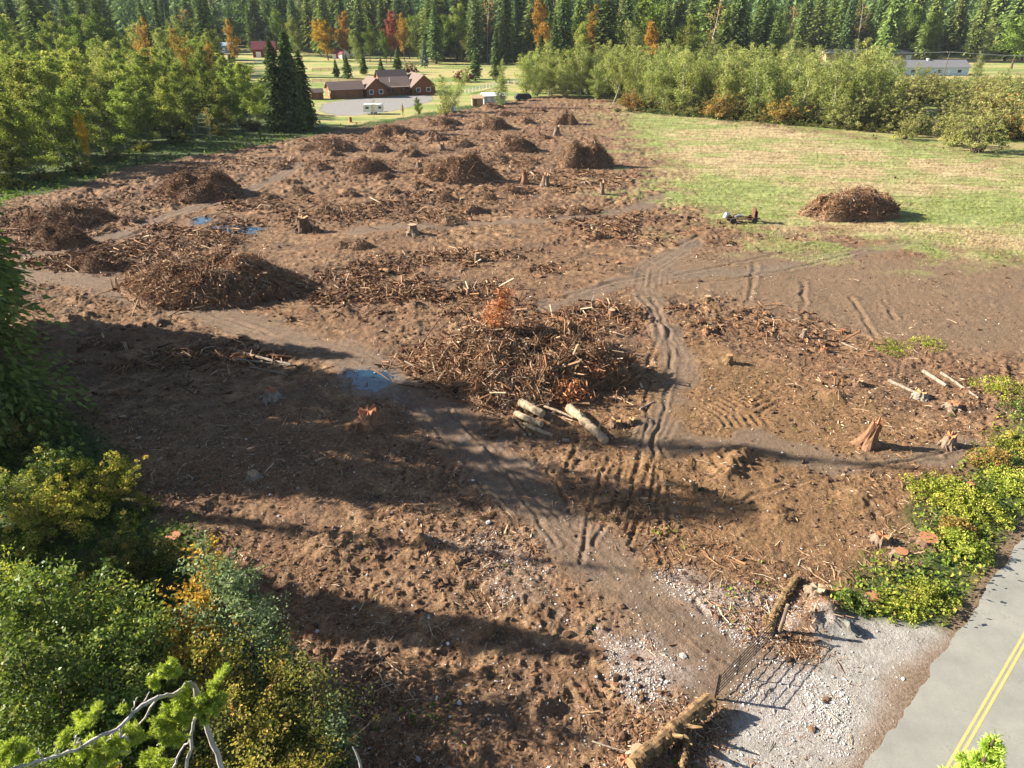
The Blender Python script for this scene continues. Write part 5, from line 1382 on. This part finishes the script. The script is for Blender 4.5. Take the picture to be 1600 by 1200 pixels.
for px, py, wd in [(700, 200, 40), (770, 165, 36), (680, 215, 46), (640, 240, 50), (590, 232, 44), (520, 240, 40), (500, 262, 46), (455, 285, 40), (545, 305, 44), (560, 385, 46), (610, 300, 40), (655, 290, 38), (690, 310, 46), (590, 330, 40),
                   (740, 330, 44), (820, 190, 36), (842, 172, 30), (830, 255, 40), (800, 300, 42), (860, 330, 50), (765, 310, 36), (640, 330, 34), (510, 330, 40), (440, 262, 40), (720, 225, 40), (780, 250, 40), (850, 215, 34), (540, 225, 40), (420, 310, 40),
                   (900, 330, 50), (700, 345, 50), (540, 385, 46), (205, 345, 40), (930, 372, 44), (660, 268, 40), (470, 300, 36), (600, 275, 36), (745, 200, 34), (790, 178, 30)]:
    w2 = wd * rng.uniform(.8, 1.25); tall = rng.uniform(.3, .46)
    pile(beside(px, py, ['low heap of roots and soil', 'small heap of roots', 'scruffy mound of twigs'][int(rng.integers(3))]), px - w2 / 2, px + w2 / 2, py + w2 * .12, py - w2 * tall * .55, 150, rng.uniform(.3, .55), 1.4, name="root_heap", cat="root heap", group="small root heaps scattered on the far clearing", rmul=1.5)

def stump(label, px, py, hpx, wpx, bark='brown', cut=CUT, jag=0.0, lean=(0, 0), roots=6, flare=1.7, red=False):
    c = G(px, py); z = depth(c[1]); r0 = wpx / FOC * z / 2; h = hpx / FOC * z / .82 * .72; r0 *= .8
    zb = zat(c[0], c[1]); s = thing("tree_stump", label, "stump", (c[0], c[1], zb), 0)
    n = 22; ang = np.arange(n) * 2 * math.pi / n; ph = rng.uniform(0, 6); lob = 4 + int(rng.integers(3))
    V = []; lev = np.array([-.25, 0, .12, .3, .6, .85, 1.0])
    top = h * (1 + jag * rng.uniform(-1, .6, n))
    for l in lev:
        f = 1 + (flare - 1) * max(0, 1 - max(l, 0)) ** 3 * (1 + .45 * np.cos(lob * ang + ph)) + .05 * rng.normal(size=n)
        zz = l * top if l > 0 else np.full(n, l * h - .1)
        V.append(np.stack([np.cos(ang) * r0 * f + lean[0] * max(l, 0) * h, np.sin(ang) * r0 * f + lean[1] * max(l, 0) * h, zz], 1))
    V = np.concatenate(V); k = len(lev); i = np.arange(k - 1)[:, None] * n; j = np.arange(n)[None]; j2 = (j + 1) % n
    mb = MB(); mb.add(V, np.stack([i + j, i + j2, i + n + j2, i + n + j], -1).reshape(-1, 4)); mb.build("bark", BARKS[bark], s, False)
    T = V[-n:] * np.array([1, 1, 1.0]); cc = T.mean(0); cc[2] -= .08 * h * (1 if jag else 0); mb = MB()
    T2 = T.copy(); T2[:, :2] = cc[:2] + (T[:, :2] - cc[:2]) * .985; T2[:, 2] -= .004
    mb.add(np.concatenate([T2, cc[None]]), np.array([[a, (a + 1) % n, n] for a in range(n)])); mb.build("cut_face", cut, s)
    if roots:
        for q in range(roots):
            a = q * 6.283 / roots + rng.uniform(-.3, .3); L = r0 * rng.uniform(.9, 1.9)
            P_ = np.array([[math.cos(a) * r0 * .9, math.sin(a) * r0 * .9, h * .22], [math.cos(a) * (r0 + L * .4), math.sin(a) * (r0 + L * .4), .1 * h + .05], [math.cos(a + .3) * (r0 + L), math.sin(a + .3) * (r0 + L), -.1]])
            mb = MB(); add_tube(mb, P_, [r0 * .26, r0 * .15, r0 * .05], 6, lump=.3); mb.build("root", BARKS[bark], s)
    return s
for a in [("fluted grey stump with spreading roots in the middle distance", 645, 366, 17, 17, 'grey', CUTP), ("short dark cut stump right of the fluted grey stump", 746, 407, 14, 10, 'grey', CUT), ("pale topped stump just behind the biggest brush pile", 955, 497, 15, 13, 'red', CUTP),
          ("round topped brown stump by the long puddle", 474, 360, 22, 24, 'brown', CUT, .15), ("small broken stump at the right foot of the round topped one", 494, 362, 10, 14, 'brown', CUT, .3), ("slender upright stump near the grass corner", 940, 305, 22, 8, 'grey', CUT, .15),
          ("golden lit stump in front of the rutted soil", 1084, 766, 20, 12, 'moss', CUT, .15), ("short brown stump on the golden soil right of the rut", 1138, 568, 16, 14, 'moss', CUT), ("mossy stump with white ends beside a lime weed patch", 1105, 470, 9, 13, 'moss', CUTP),
          ("largest red topped cedar stump by the verge shrubs", 1448, 848, 14, 36, 'brown', CUTR), ("orange faced stump left of the largest red topped one", 1376, 846, 16, 26, 'grey', CUTR, .3), ("flat orange stump low between two verge stumps", 1407, 866, 7, 24, 'grey', CUTR),
          ("pale sawn stump among the green verge weeds", 1362, 938, 12, 27, 'grey', CUTR), ("whitish stump at the upper end of the fallen mossy log", 1275, 928, 15, 28, 'grey', CUTP, .3), ("small orange topped stump among yellow verge weeds", 1436, 934, 6, 16, 'red', CUTR),
          ("short stump with orange core near the right edge weeds", 1487, 637, 10, 22, 'grey', CUTR, .3), ("weathered rooty stump below the fallen poles", 1438, 620, 12, 22, 'silver', CUT, .4), ("torn upright root stump behind the shadow of the broken trunk", 1481, 696, 22, 20, 'grey', CUTR, .5),
          ("small red stump on the soil right of the big track", 1288, 550, 10, 14, 'red', CUTR, .4), ("low stump beside a pale stick right of the big track", 1255, 528, 14, 8, 'grey', CUTP), ("reddish conical stump in the shade before the puddle", 578, 668, 24, 34, 'red', CUTR, .35),
          ("grey silver topped stump in the shade left of the puddle", 425, 622, 18, 24, 'silver', CUTR, .3), ("stump with blue-grey top deep in the left shade", 396, 748, 12, 20, 'silver', CUTP, .3), ("wide sawn red stump at the edge of the left shrubs", 273, 846, 8, 28, 'brown', CUTR),
          ("small pale sawn stump low in the left shade", 217, 686, 5, 10, 'brown', CUTP), ("tiny split stump behind the small pale sawn one", 193, 654, 6, 13, 'brown', CUTP, .4), ("dark stump with a fallen branch on the mid clearing", 932, 372, 14, 11, 'brown', CUT, .2), ("light stump beside the far corner heap", 870, 212, 16, 10, 'grey', CUTP, .3),
          ("reddish stump left of a twin behind the broad soil track", 820, 288, 22, 10, 'red', CUT, .3), ("rough twin stump right of the reddish one", 852, 292, 20, 13, 'grey', CUT, .4), ("squat dirt covered stump right of the cut log stack", 962, 664, 14, 22, 'brown', CUT, .3),
          ("tall sawn stump beside the log at the bottom edge", 994, 1186, 26, 26, 'white', CUTP), ("rotten orange stump at the foot of the tall sawn one", 976, 1192, 12, 20, 'red', CUTR, .3), ("low crooked stump on the golden soil near the red litter", 1340, 602, 10, 18, 'brown', CUT, .4),
          ("low rotted stump on the golden soil above the shade line", 1105, 520, 12, 16, 'red', CUT, .4), ("dark rotted stump between two ruts and the big pile", 985, 664, 12, 12, 'brown', CUT, .3), ("small red stump among red litter on the right", 1315, 520, 8, 12, 'red', CUTR, .3),
          ("tiny orange stump on the verge near the dry tan bush", 1515, 760, 8, 14, 'red', CUTR), ("dark stump on the slope of the far clearing behind the puddle", 690, 235, 12, 10, 'grey', CUT, .3), ("grey stump among far roots below the camper", 655, 262, 12, 10, 'grey', CUT, .3)]:
    stump(*a)
bs_ = stump("tall jagged broken trunk with orange core standing on the right", 1352, 696, 48, 19, 'red', CUTR, .35, (.22, 0), 9, 2.6)

def log(label, a, b, ra, rb, bark='brown', cut=CUTP, z0=None, z1=None, name="log", knots=0, bendy=.012):
    """a log lying from pixel a to pixel b, radii in metres"""
    q_ = .85 if bark == 'white' else .62
    ra *= q_; rb *= q_
    A = G(*a); B = G(*b); za = (zat(*A) + ra * .75) if z0 is None else z0; zb_ = (zat(*B) + rb * .75) if z1 is None else z1
    A = np.array([*A, za]); B = np.array([*B, zb_]); o = A.copy(); r = thing(name, label, "log", tuple(o))
    t = np.linspace(0, 1, 25)[:, None]; L = np.linalg.norm(B - A); x, y = frames(unit(B - A)); P_ = (B - A) * t + (x * np.sin(t * 3.1) * rng.normal() + y * np.sin(t * 3.1) * .3) * L * bendy
    mb = MB(); add_tube(mb, P_, np.linspace(ra, rb, 25) * (1 + .05 * fbm(np.arange(25) * .4, np.zeros(25) + ra * 99, 2, 7)), 14, cap=False, lump=.22 if bark == 'moss' else .16, seed=int(rng.integers(99)))
    if bark == 'moss':                                   # torn flakes of bark and moss
        m = int(70 * L); f = rng.uniform(.02, .98, m); an = rng.uniform(0, 6.283, m); cc = (B - A) * f[:, None]; rr = (ra + (rb - ra) * f)[:, None]
        add_lumps(mb, cc + (x * np.cos(an)[:, None] + y * np.sin(an)[:, None]) * rr * .98, rng.uniform(.02, .085, m), .6, .5, .4)
    mb.build("bark", BARKS[bark], r, bark != 'moss')
    for e, q, rr in ((P_[0], -1, ra), (P_[-1], 1, rb)):
        d = unit((P_[1] - P_[0]) if q < 0 else (P_[-1] - P_[-2])); mb = MB(); add_tube(mb, [e - d * .02, e + d * .012], [rr * .97, rr * .95], 14); mb.build("cut_end", cut, r)
    for q in range(knots):
        f = rng.uniform(.15, .85); p = (B - A) * f; d = unit(rng.normal(size=3) + [0, 0, .8]); mb = MB(); add_tube(mb, [p, p + d * ra * 1.6, p + d * ra * 2.6 + rng.normal(size=3) * .1], [ra * .35, ra * .25, ra * .1], 6); mb.build("branch_stub", BARKS[bark], r)
    return r
log("thick pale log at the back of the cut log stack", (813, 642), (848, 660), .36, .34, 'white', z0=.75, z1=.7)
log("pale log under the thick one in the cut stack", (806, 648), (846, 668), .3, .28, 'white')
log("brown thin log at the near left of the cut stack", (796, 654), (820, 682), .22, .2, 'brown')
log("second brown log beside the near left one in the stack", (803, 652), (828, 680), .22, .21, 'moss')
log("split white log at the front of the cut stack", (818, 664), (862, 682), .2, .17, 'white')
log("short log showing its end just right of the stack", (846, 652), (862, 660), .3, .3, 'brown')
log("thick speckled white log lying apart right of the stack", (889, 642), (945, 694), .42, .36, 'white', knots=2)
log("thin pale pole lying from the stack towards the speckled log", (850, 646), (895, 660), .12, .08, 'white', z0=.6, z1=.4)
log("small white round lying in front of the stack", (879, 690), (888, 690), .24, .23, 'silver')
log("silver log with knobbly end in the shade, nearest the track", (361, 548), (455, 572), .27, .18, 'silver')
log("thin grey log below the silver log in the shade", (370, 566), (450, 573), .14, .1, 'silver', z0=.3)
log("thin grey pole in front of the other shaded grey logs", (392, 575), (448, 585), .12, .09, 'silver')
log("upper long log sticking out of the wide tangled pile", (378, 442), (482, 452), .34, .3, 'red', z0=1.5, z1=.75)
log("lower long log sticking out of the wide tangled pile", (390, 447), (480, 457), .3, .26, 'brown', z0=1.1, z1=.6)
log("big mossy log with forked end by the gate at the bottom", (1108, 1110), (985, 1210), .56, .5, 'moss', CUT, z0=.62, z1=.55, knots=3, bendy=.02)
log("split limb leaning along the big mossy log", (1075, 1135), (1065, 1208), .2, .16, 'moss', CUT, z0=.4, z1=.35)
log("broken mossy log lying by the far gate post", (1245, 905), (1203, 975), .3, .36, 'moss', CUT, knots=2)
log("short brown chunk of log at the far gate post", (1196, 968), (1205, 992), .32, .26, 'moss', CUT)
log("fallen pole nearest the right edge on the verge", (1470, 585), (1528, 624), .2, .14, 'silver')
log("short pale log left of the fallen pole on the verge", (1442, 582), (1478, 606), .26, .24, 'silver')
log("long weathered log below the short pale one", (1388, 598), (1448, 622), .24, .2, 'silver', knots=1)
log("thin stick log on the soil near the lime weed patch", (1312, 535), (1340, 546), .14, .1, 'silver')
log("long thin pole propped against the left end of the biggest pile", (636, 572), (690, 520), .12, .07, 'brown', z1=1.6)
log("reddish log at the foot of the biggest pile's left end", (680, 592), (712, 582), .28, .22, 'red')
log("pale log jutting from the soil right of the biggest pile", (1000, 640), (1022, 628), .14, .1, 'silver')
log("thin white stick log by the bottom sawn stump", (925, 1168), (975, 1186), .06, .04, 'silver', z0=.4, z1=.5)

# gate
A, B = G(1117, 1092), G(1207, 997)
L = np.linalg.norm(B - A); gt = thing("farm_gate", "black tubular farm gate standing open beside the white stones", "gate", (A[0], A[1], zat(*A)), math.atan2(B[1] - A[1], B[0] - A[0]))
GH = 1.42
for x in (0, L):
    mb = MB(); add_tube(mb, [(x, 0, -.1), (x, 0, GH + .12)], [.045, .045], 8); mb.build("gate_post", BLACKM, gt)
for q in range(6):
    zz = .22 + (GH - .24) * q / 5; mb = MB(); add_tube(mb, [(.05, 0, zz), (L - .05, 0, zz)], [.018, .018], 6); mb.build("rail", BLACKM, gt)
for f in (.02, .34, .66, .98):
    mb = MB(); add_box(mb, (L * f, -.035, .81), (.05, .02, GH - .2)); mb.build("upright", BLACKM, gt)
mb = MB(); add_box(mb, (L - .02, 0, .75), (.16, .16, 1.7)); 
p_ = G(1211, 992); gp = thing("gate_post", "leaning weathered post at the hinge end of the black gate", "post", (p_[0] + .2, p_[1] + .1, zat(*p_)))
mb = MB(); add_tube(mb, [(0, 0, -.3), (.1, .05, .9), (.16, .1, 1.75)], [.1, .095, .085], 9, lump=.1); mb.build("post", BARKS['grey'], gp)
mb = MB(); add_tube(mb, [(.16, .1, 1.75), (.163, .102, 1.77)], [.08, .07], 9); mb.build("post_top", CUTP, gp)

# geotextile sheet emerging from the gravel
c_ = G(1330, 985); gs = MB()
u, v_ = np.meshgrid(np.linspace(0, 1, 24), np.linspace(0, 1, 18)); zz = .12 + .22 * np.abs(np.sin(u * 9 + v_ * 2)) * (1 - u) + .35 * np.exp(-((u - .2) / .2) ** 2) * (1 - v_) + .05 * vnoise(u * 9, v_ * 9, 5)
V = np.stack([-.5 + u * .9 + .15 * np.sin(v_ * 5), -.4 + v_ * 1.1 + .15 * np.sin(u * 6), zz], -1).reshape(-1, 3); i = np.arange(17)[:, None] * 24; j = np.arange(23)[None]
gs.add(V, np.stack([i + j, i + j + 1, i + 25 + j, i + 24 + j], -1).reshape(-1, 4)); g_ = gs.build("fabric_sheet", plain("grey_geotextile", (.12, .125, .11), .9, 0, 5, .3), None, True); g_.location = (c_[0], c_[1], 0)
md = g_.modifiers.new("thick", 'SOLIDIFY'); md.thickness = .015
tag(g_, "crumpled grey ground fabric at the edge of the gravel drive", "fabric")

# old implement on the grass
c_ = G(1132, 348); im = thing("farm_implement", "old rusty farm implement lying on the grass left of the round pile", "farm tool", (c_[0], c_[1], 0), R(4))
mb = MB(); add_box(mb, (2.4, -.5, .62), (4.8, .14, .16)); add_box(mb, (2.4, .5, .62), (4.8, .14, .16))
for x in (.4, 1.7, 3.0, 4.4): add_box(mb, (x, 0, .60), (.14, .86, .12))
mb.build("frame", RUST, im)
for x in (.9, 3.9):
    for y in (-.8, .8):
        mb = MB(); add_tube(mb, [(x, y - .08, .42), (x, y + .08, .42)], [.42, .42], 16); wq = mb.build("wheel", DARK, im)
        mb = MB(); add_tube(mb, [(x, y - .1, .42), (x, y + .1, .42)], [.16, .16], 10); mb.build("hub", RUST, wq)
mb = MB(); add_box(mb, (4.0, 0, 1.35), (.16, 1.0, 1.3), .0); add_box(mb, (4.35, 0, 1.1), (.1, .8, .9)); mb.build("upright_plate", RUST, im)
mb = MB(); add_tube(mb, [(-.1, 0, .75), (.1, 0, 1.15), (.5, .1, 1.25)], [.3, .34, .2], 10, lump=.2); mb.build("pump_housing", GALV, im)
mb = MB(); add_tube(mb, [(1.2, -.3, .9), (1.9, .1, .95), (2.6, .2, .85)], [.13, .16, .1], 8, lump=.2); mb.build("drive_shaft", GALV, im)
mb = MB()
for x in np.linspace(.6, 4.2, 9): add_tube(mb, [(x, .1, .58), (x + .08, .1, .2), (x + .22, .1, .02)], [.035, .03, .02], 5)
mb.build("tines", RUST, im)

# small white scraps that catch the eye
for px, py, l in [(1222, 1035, None)]: pass
# ------------------------------------------------------------------ litter nobody could count
def spread(n, y0, y1, x0=-60, x1=1660):
    px = rng.uniform(x0, x1, n); py = rng.uniform(y0, y1, n)
    P = G(px, py)
    return P[0], P[1]

def litter():
    # sticks over the churned soil
    x, y = spread(150000, 165, 1230)
    keep = sdf(x, y, CLEARED) > -.5
    patch = fbm(x * .12, y * .12, 3, 201) + .5 * fbm(x * .6, y * .6, 2, 202)
    z, k = land(x, y, True)
    dens = (1 - .93 * k['track']) * (1 - .9 * k['grass']) * (1 - .75 * k['smooth']) * (1 - .97 * k['should']) * (1 - .95 * k['gravel']) * sstep(-.35, .45, patch)
    keep &= rng.uniform(size=len(x)) < dens
    x, y, z = x[keep], y[keep], z[keep]; n = len(x)
    L = np.clip(rng.exponential(.17, n) + .06, .06, 1.8) * (1 + np.clip(y / 90, 0, 2.0) * .8)
    a = rng.uniform(0, 6.28, n); tilt = rng.normal(size=n) * .16
    d = np.stack([np.cos(a) * np.cos(tilt), np.sin(a) * np.cos(tilt), np.sin(tilt)], 1)
    r = np.clip(.008 + .026 * L * rng.uniform(.3, 1.3, n), .01, .07)
    c = np.stack([x, y, z + r * .9], 1)
    big = sstep(.2, .6, fbm(x * .05, y * .05, 2, 205))
    var = np.clip(.44 + .22 * big + .08 * sstep(55, 90, y) + rng.normal(size=n) * .2 + (rng.uniform(size=n) < .16) * .4, 0, 1)
    mb = MB(); add_sticks(mb, c - d * L[:, None] / 2, c + d * L[:, None] / 2, r, r * .5, var, 3, bend=rng.normal(size=(n, 3)) * L[:, None] * .05)
    tag(mb.build("wood_litter", STICK), "broken sticks and bark scraps strewn over the churned soil", "wood litter", kind="stuff")
    # bark shreds lying flat
    x, y = spread(150000, 165, 1230); z, k = land(x, y, True)
    patch = fbm(x * .16 + 9, y * .16, 3, 211)
    keep = (sdf(x, y, CLEARED) > -.3) & (rng.uniform(size=len(x)) < (1 - .95 * k['track']) * (1 - .95 * k['grass']) * (1 - .8 * k['smooth']) * (1 - k['should']) * (1 - .95 * k['gravel']) * sstep(-.3, .5, patch))
    x, y, z = x[keep], y[keep], z[keep]; n = len(x)
    mb = MB(); add_leaves(mb, np.stack([x, y, z + .025], 1), rng.uniform(.03, .12, n) * (1 + np.clip(y / 45, 0, 3.2)), np.clip(.5 + rng.normal(size=n) * .26, 0, 1), 1.0, 1.8)
    tag(mb.build("bark_chips", STICK), "reddish bark chips and dead leaves scattered over the bare soil", "bark chips", kind="stuff")
    # slash: broken limbs and root ends lying in ragged swathes over the far and middle clearing
    px = rng.uniform(-40, 1320, 110000); py = rng.uniform(168, 640, 110000); P_ = G(px, py); x, y = P_; z, k = land(x, y, True)
    pat = fbm(x * .07, y * .11, 4, 281) + .35 * fbm(x * .4, y * .4, 2, 282)
    keep = (sdf(x, y, CLEARED) > 0) & (rng.uniform(size=len(x)) < (1 - k['track']) * (1 - k['grass']) * (1 - k['smooth']) * sstep(-.12, .4, pat) * np.where(px > 1000, .13, .85) * sstep(.9, .2, y * 0 + (py - 480) / 180)); x, y, z = x[keep], y[keep], z[keep]; n = len(x); pt = pat[keep]
    L = np.clip(rng.exponential(.6, n) + .35, .3, 3.2); a = rng.uniform(0, 6.28, n); tl = rng.normal(size=n) * .3
    d = np.stack([np.cos(a) * np.cos(tl), np.sin(a) * np.cos(tl), np.sin(tl)], 1); c = np.stack([x, y, z + .08 + .3 * sstep(.1, .6, pt) * rng.uniform(size=n)], 1)
    r = np.clip(.02 + .022 * L * rng.uniform(.4, 1.6, n), .022, .11)
    mb = MB(); add_sticks(mb, c - d * L[:, None] / 2, c + d * L[:, None] / 2, r, r * .45, np.clip(.45 + rng.normal(size=n) * .22 + (rng.uniform(size=n) < .14) * .4, 0, 1), 4, bend=rng.normal(size=(n, 3)) * L[:, None] * .1)
    m = n // 3; add_lumps(mb, c[:m] + np.array([0, 0, -.05]), rng.uniform(.08, .3, m), .7, np.clip(.3 + rng.normal(size=m) * .15, 0, 1), .45)
    tag(mb.build("slash", STICK), "ragged swathes of broken limbs and torn roots across the middle and far clearing", "slash", kind="stuff")
    # clods of earth
    CL = varmat("soil_clods", [(0, (.045, .027, .018)), (.5, (.125, .07, .043)), (1, (.24, .15, .09))])
    x, y = spread(16000, 200, 1230); z, k = land(x, y, True)
    keep = (sdf(x, y, CLEARED) > 0) & (rng.uniform(size=len(x)) < (1 - .93 * k['track']) * (1 - .95 * k['grass']) * (1 - .6 * k['smooth']) * (1 - k['should']) * (1 - .9 * k['gravel']) * sstep(-.4, .5, fbm(x * .2, y * .2, 3, 221)))
    x, y, z = x[keep], y[keep], z[keep]; n = len(x)
    mb = MB(); rad = np.clip(rng.exponential(.03, n) + .025, .03, .14) * (1 + np.clip(y / 90, 0, 1.5))
    add_lumps(mb, np.stack([x, y, z + rad * .2], 1), rad, .65, np.clip(.45 + rng.normal(size=n) * .25, 0, 1), .4)
    tag(mb.build("soil_clods", CL), "loose clods of brown earth scattered over the clearing", "soil clods", kind="stuff")
    # white stones near the gate and on the drive
    ST = varmat("white_stone", [(0, (.2, .17, .15)), (.4, (.42, .4, .38)), (1, (.72, .7, .68))], .8)
    px = rng.uniform(640, 1420, 110000); py = rng.uniform(820, 1235, 110000); P_ = G(px, py); x, y = P_
    z, k = land(x, y, True)
    pat = sstep(-.45, .25, fbm(x * .5, y * .5, 3, 231))
    keep = rng.uniform(size=len(x)) < np.clip(k['rock'] * .55 * pat + .012 * k['gravel'] + .006 * k['track'], 0, 1)
    x, y, z = x[keep], y[keep], z[keep]; n = len(x)
    rad = np.clip(rng.exponential(.010, n) + .016, .016, .07)
    mb = MB(); add_lumps(mb, np.stack([x, y, z + rad * .25], 1), rad, .75, np.clip(.6 + rng.normal(size=n) * .25, 0, 1), .2)
    tag(mb.build("white_stones", ST), "crushed white stones spread around the farm gate and along the drive", "stones", kind="stuff")
    # sparse pale stones elsewhere
    x, y = spread(7000, 420, 1230); z, k = land(x, y, True)
    keep = (sdf(x, y, CLEARED) > 0) & (rng.uniform(size=len(x)) < .3 * (1 - k['should'])); x, y, z = x[keep], y[keep], z[keep]; n = len(x)
    rad = np.clip(rng.exponential(.016, n) + .025, .025, .12)
    mb = MB(); add_lumps(mb, np.stack([x, y, z + rad * .2], 1), rad, .7, np.clip(.55 + rng.normal(size=n) * .3, 0, 1), .22)
    tag(mb.build("pebbles", ST), "odd pale pebbles lying loose across the bare soil", "pebbles", kind="stuff")

    # tufts of meadow grass
    GT = leafmat("meadow_grass", [(0, (.1, .075, .03)), (.3, (.3, .23, .12)), (.55, (.42, .34, .18)), (.72, (.2, .24, .07)), (1, (.16, .24, .06))], .3, 0, 0)
    px = rng.uniform(930, 1680, 90000); py = rng.uniform(165, 420, 90000); P_ = G(px, py); x, y = P_; z, k = land(x, y, True)
    pat = fbm(x * .22, y * .4, 3, 241)
    keep = rng.uniform(size=len(x)) < k['grass'] * sstep(-.5, .4, pat) * .9
    x, y, z = x[keep], y[keep], z[keep]; g = k['green'][keep]; n = len(x)
    var = np.where(rng.uniform(size=n) < g, .82, .36) + rng.normal(size=n) * .13
    mb = MB(); s = rng.uniform(.08, .22, n)
    dd = rng.normal(size=(n, 3)) * .55 + np.array([.25, 0, .8]); dd[:, 2] = np.abs(dd[:, 2])
    add_leaves(mb, np.stack([x, y, z + s * .22], 1), s, np.clip(var, 0, 1), .0, 2.4, dirs=dd)
    tag(mb.build("meadow_grass", GT), "dry and green tufts of grass covering the uncleared meadow", "grass", kind="stuff")

    # green plants along the road verge and under the near shrubs
    VG = leafmat("verge_plants", [(0, (.025, .045, .012)), (.4, (.08, .13, .025)), (.75, (.2, .25, .04)), (1, (.34, .26, .06))], .35, 0, 0)
    x, y = spread(60000, 640, 1240); z, k = land(x, y, True); ro = road_off(x, y)
    dV = sdf(x, y, W([(1300, 930), (1340, 985), (1400, 985), (1470, 1000), (1540, 930), (1640, 820), (1680, 640), (1560, 650), (1500, 730), (1440, 780), (1430, 880), (1340, 900)]))
    keep = (k['soil'] < rng.uniform(.1, .7, len(x))) & (rng.uniform(size=len(x)) < .85) & (ro > 2.8) & (k['gravel'] < .2) | (dV > rng.uniform(-.5, .4, len(x))) & (ro > 2.8) & (k['gravel'] < rng.uniform(0, .4, len(x)))
    weeds = (fbm(x * .35, y * .35, 3, 251) > .42) & (rng.uniform(size=len(x)) < .14) & (k['soil'] > .5) & (ro > 3) & (k['track'] < .2)
    keep |= weeds
    x, y, z = x[keep], y[keep], z[keep]; n = len(x)
    right = x > 5
    s = rng.uniform(.1, .3, n)
    hh = np.where(right, .35, .55) * np.abs(rng.normal(size=n)) * (1 - .75 * weeds[keep])
    mb = MB(); add_leaves(mb, np.stack([x, y, z + .04 + hh], 1), s, np.clip(np.where(right, .7, .28) + .25 * fbm(x * .5, y * .5, 2, 252) + rng.normal(size=n) * .18, 0, 1), .55)
    tag(mb.build("ground_weeds", VG), "low green weeds and brambles growing on the verge and clearing rim", "weeds", kind="stuff")
    # weeds at the far rims
    px = rng.uniform(-60, 1660, 60000); py = rng.uniform(112, 330, 60000); P_ = G(px, py); x, y = P_
    d = sdf(x, y, CLEARED); z, k = land(x, y, True)
    keep = (d < 1.0) & (d > -16) & (k['lawn'] < rng.uniform(0, .6, len(x))) & (rng.uniform(size=len(x)) < .6) & (sdf(x, y, PAD) < -.5); x, y, z = x[keep], y[keep], z[keep]; n = len(x)
    s = rng.uniform(.25, .8, n)
    mb = MB(); add_leaves(mb, np.stack([x, y, z + s * .3 + .25 * np.abs(rng.normal(size=n))], 1), s, np.clip(.42 + .2 * fbm(x * .1, y * .1, 2, 262) + rng.normal(size=n) * .2 + .2 * (x > 20), 0, 1), .35)
    tag(mb.build("rim_weeds", VG), "tall weeds and fern along the far rims of the clearing", "weeds", kind="stuff")
litter()

# far wooded slope: one mass of trees
def far_wood():
    mb = MB(); n = 0
    x = rng.uniform(-1100, 1300, 9000); y = 480 + 820 * rng.uniform(size=9000) ** 1.5
    z = land(x, y); keep = np.abs(x) < y * .86 + 60; x, y, z = x[keep], y[keep], z[keep]; n = len(x)
    h = rng.uniform(22, 38, n); rad = h * rng.uniform(.12, .18, n)
    tv = rng.normal(size=n) * .16
    for k in range(26):
        t = (k + rng.uniform(size=n)) / 26; a = rng.uniform(0, 6.28, n); rr = rad * (1.05 - t) ** .75 * rng.uniform(.3, 1.0, n)
        C = np.stack([x + np.cos(a) * rr, y + np.sin(a) * rr, z + h * (.06 + .94 * t)], 1)
        add_leaves(mb, C, rad * (1.25 - t) * rng.uniform(.7, 1.2, n), np.clip(.5 + tv + rng.normal(size=n) * .12, 0, 1), .9, 1.0, dirs=np.stack([np.cos(a), np.sin(a), np.full(n, -.7)], 1))
    tag(mb.build("far_forest", LEAF['con']), "distant conifer forest covering the hillside at the top", "forest", kind="stuff")
far_wood()

# ------------------------------------------------------------------ the air
def haze():
    mb = MB(); add_box(mb, (100, 780, 140), (3400, 2000, 290))
    nt = NT("haze_air")
    v = nt.n("VolumePrincipled", {"Color": (.78, .87, 1.0, 1), "Density": HAZE})
    nt.t.links.new(v, nt.out.inputs["Volume"])
    tag(mb.build("haze", nt.m), "thin bluish haze in the air over the whole valley", "haze", kind="stuff")
HAZE = .00005
haze()
